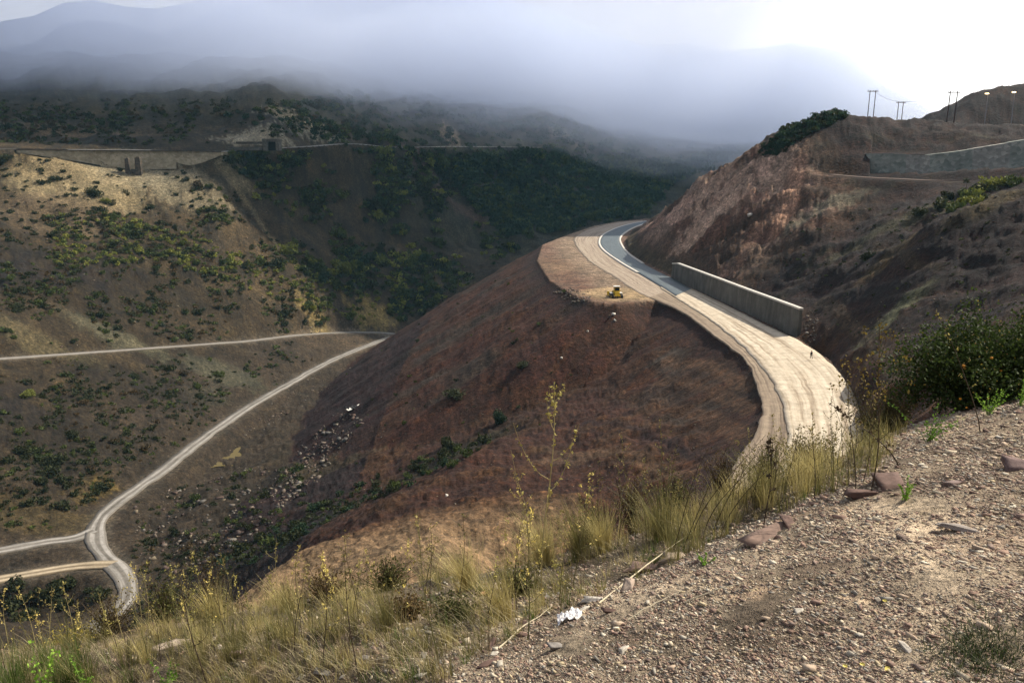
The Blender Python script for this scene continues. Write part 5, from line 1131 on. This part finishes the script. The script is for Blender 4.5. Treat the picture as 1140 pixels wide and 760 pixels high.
# ---- stones one can point to
def rock(px, py, size, c_, label, seed, flat=(.25, .35), rz=0.0, stretch=1.0):
    g = nhit(px, py)
    if g is None: return
    o = stones('rock', np.array([(0, 0, 0.0)]), np.array([size]), np.array([c_]), M_STONE, flat, seed)
    me = o.data; b_ = bmesh.new(); b_.from_mesh(me); bmesh.ops.subdivide_edges(b_, edges=b_.edges, cuts=3, use_grid_fill=True)
    rs = random.Random(seed)
    for v_ in b_.verts: v_.co += Vector([rs.uniform(-1, 1) * size * .035 for _ in range(3)])
    b_.to_mesh(me); b_.free(); o.location = (g[0], g[1], g[2] + size * .10); o.scale = (stretch, 1, 1); o.rotation_euler = (0, 0, rz); tag(o, label, 'rock'); return o
RED = (.135, .085, .068); TAN_ = (.34, .27, .2); GRY = (.22, .2, .18); WHT_ = (.46, .42, .35)
rock(1072, 590, .062, (.27, .235, .205), 'long pale slab with a sharp edge lying on the open gravel', 5, (.2, .25), -.5, 1.7)
rock(988, 538, .095, RED, 'large red brown rock at the edge of the grass', 8, (.3, .4), .5, 1.5); rock(962, 551, .075, RED, 'red brown rock leaning on the larger one', 9, (.35, .45), .3, 1.3)
rock(858, 596, .10, (.20, .135, .105), 'long flat reddish slab below the white round stone', 12, (.15, .2), .55, 1.9)
rock(878, 584, .07, RED, 'small reddish slab end beside the long one', 13, (.2, .3), .5, 1.5)
rock(901, 530, .055, WHT_, 'round white lichened stone in the grass', 14, (.7, .8))
rock(722, 632, .08, (.24, .16, .125), 'flat pinkish rock under the pale stick', 15, (.25, .3), .4, 1.4); rock(752, 622, .07, TAN_, 'tan rock beside the flat pinkish one', 16, (.3, .4), .2, 1.2)
rock(1133, 520, .09, (.16, .11, .10), 'dark rock at the right edge', 17); rock(1062, 540, .06, (.22, .16, .14), 'dark brown rock beyond the small green weed', 18, (.3, .4), .1, 1.4)
rock(552, 655, .07, TAN_, 'tan angular rock beneath the pale arching tuft', 19); rock(538, 662, .05, (.45, .25, .12), 'small orange brown stone next to the tan angular rock', 20, (.4, .5))
rock(190, 720, .06, (.40, .32, .25), 'broad pale rock at the lower left of the verge', 21, (.3, .35), .1, 1.6); rock(262, 728, .07, (.42, .30, .26), 'pinkish block right of the broad pale rock', 22, (.5, .6)); rock(245, 722, .05, (.5, .42, .35), 'pale stone touching the pinkish block', 23)
rock(890, 680, .02, WHT_, 'white flat stone in the middle of the gravel', 24, (.3, .4), .4, 1.4); rock(1010, 722, .026, (.40, .36, .31), 'pale elongated stone near the bottom of the gravel', 25, (.25, .3), 1.9, 1.6); rock(978, 668, .02, (.42, .36, .28), 'tan stone right of the white flat stone', 26, (.3, .4), .8, 1.3)
rock(700, 655, .06, (.36, .28, .22), 'brown angular stone below the flat pinkish rock', 27); rock(660, 668, .05, (.52, .48, .42), 'pale stone just above the crumpled litter', 28)
for k in range(26):
    px, py = rw.uniform(300, 700), rw.uniform(655, 755)
    rock(px, py, rw.uniform(.018, .036), [RED, TAN_, GRY, WHT_][int(rw.integers(0, 4))], 'broken stone lying in the thin grass of the verge', 100 + k, (.3, .6), rw.uniform(0, 3), rw.uniform(1, 1.5))
    o = C.objects[-1]; o['group'] = 'broken stones in the thin grass'
# crumpled white litter
g = nhit(634, 690); n = 26; u, v = np.meshgrid(np.linspace(-1, 1, n), np.linspace(-1, 1, n))
zz = .028 * np.abs(fbm(u * 2.2 + 3, v * 2.2, 900, 4)) * 2 + .02 * (1 - u * u) + .012 * ridged(u * 3, v * 3, 910, 3)
lit = mesh_obj('plastic_litter', np.stack([(u * .095 + .02 * v).ravel(), (v * .05 * (1 + .3 * np.sin(u * 4))).ravel(), (zz + .005).ravel()], 1), grid_faces(n, n), simple('crumpled_white_plastic', (.66, .65, .66), (.8, .79, .8), 30, .4))
lit.scale = (.75, .75, .8); lit.location = (g[0], g[1], g[2] + .005); lit.rotation_euler = (.1, 0, .35); md = lit.modifiers.new('thick', 'SOLIDIFY'); md.thickness = .002; tag(lit, 'crumpled white plastic litter lying on the gravel beside the weeds', 'litter')
# sticks
def stick(px1, py1, px2, py2, rad, mat, label, lift=.03):
    a, b = nhit(px1, py1), nhit(px2, py2)
    if not a or not b: return
    a, b = Vector(a) + Vector((0, 0, rad)), Vector(b) + Vector((0, 0, lift)); rs = random.Random(int(px1)); P = []
    for i in range(9):
        t_ = i / 8; q = a.lerp(b, t_); q.z = max(q.z, gh(q.x, q.y) + rad) + .01 * math.sin(t_ * 5) + rs.uniform(-.003, .003); q.x += rs.uniform(-.006, .006); P.append(q)
    tag(MB().tube(P, [rad * (1 - .6 * i / 8) for i in range(9)], 6).build('stick', mat), label, 'stick')
M_TWIG = simple('bleached_twig', (.48, .41, .28), (.6, .53, .38), 20)
stick(668, 672, 775, 590, .0055, M_TWIG, 'long bleached stick pointing up towards the haul road'); stick(556, 722, 614, 678, .005, M_TWIG, 'bleached stick left of the white litter'); stick(535, 728, 440, 640, .005, M_STEMD, 'long dark fallen stem across the stones', .08)
stick(762, 672, 832, 650, .004, M_TWIG, 'short bleached twig lying flat on the gravel'); stick(700, 690, 760, 660, .0035, M_TWIG, 'thin pale twig right of the white litter'); stick(400, 740, 500, 735, .004, M_TWIG, 'pale twig lying along the bottom of the verge')
leafm = simple('yellow_dead_leaf', (.6, .5, .12), (.7, .6, .2), 20)
for px, py, lb in ((941, 744, 'leftmost yellow leaf at the bottom of the gravel'), (960, 742, 'curled yellow leaf between its two neighbours at the bottom'), (987, 747, 'rightmost of three yellow leaves at the bottom of the gravel'), (985, 671, 'yellow leaf beside the tan stone in the gravel')):
    g = nhit(px, py); n = 6; u, v = np.meshgrid(np.linspace(-1, 1, n), np.linspace(-1, 1, n))
    o = mesh_obj('fallen_leaf', np.stack([(u * .012).ravel(), (v * .008 * (1.1 - u * u)).ravel(), (.004 + .004 * v * v + .003 * u).ravel()], 1), grid_faces(n, n), leafm); o.location = (g[0], g[1], g[2] + .006); o.rotation_euler = (.2, .1, px); tag(o, lb, 'leaf')
V, Fc = [], []
r = np.random.default_rng(8); g = [nhit(px, py) for px, py in zip(r.normal(1095, 26, 150), r.normal(726, 16, 150))]; g = [q for q in g if q]
bl = blades([(q[0], q[1], q[2] - .005) for q in g], [.035] * len(g), (0, 0, 0), 14, .0022, ((.03, .045, .015), (.07, .09, .03)), 5, 1.6, .1)
tag(mesh_obj('low_green_weeds', bl[0], bl[1], M_BLADE, cols=bl[2]), 'low dark green ground weeds in the gravel at the lower right', 'weeds', kind='stuff')
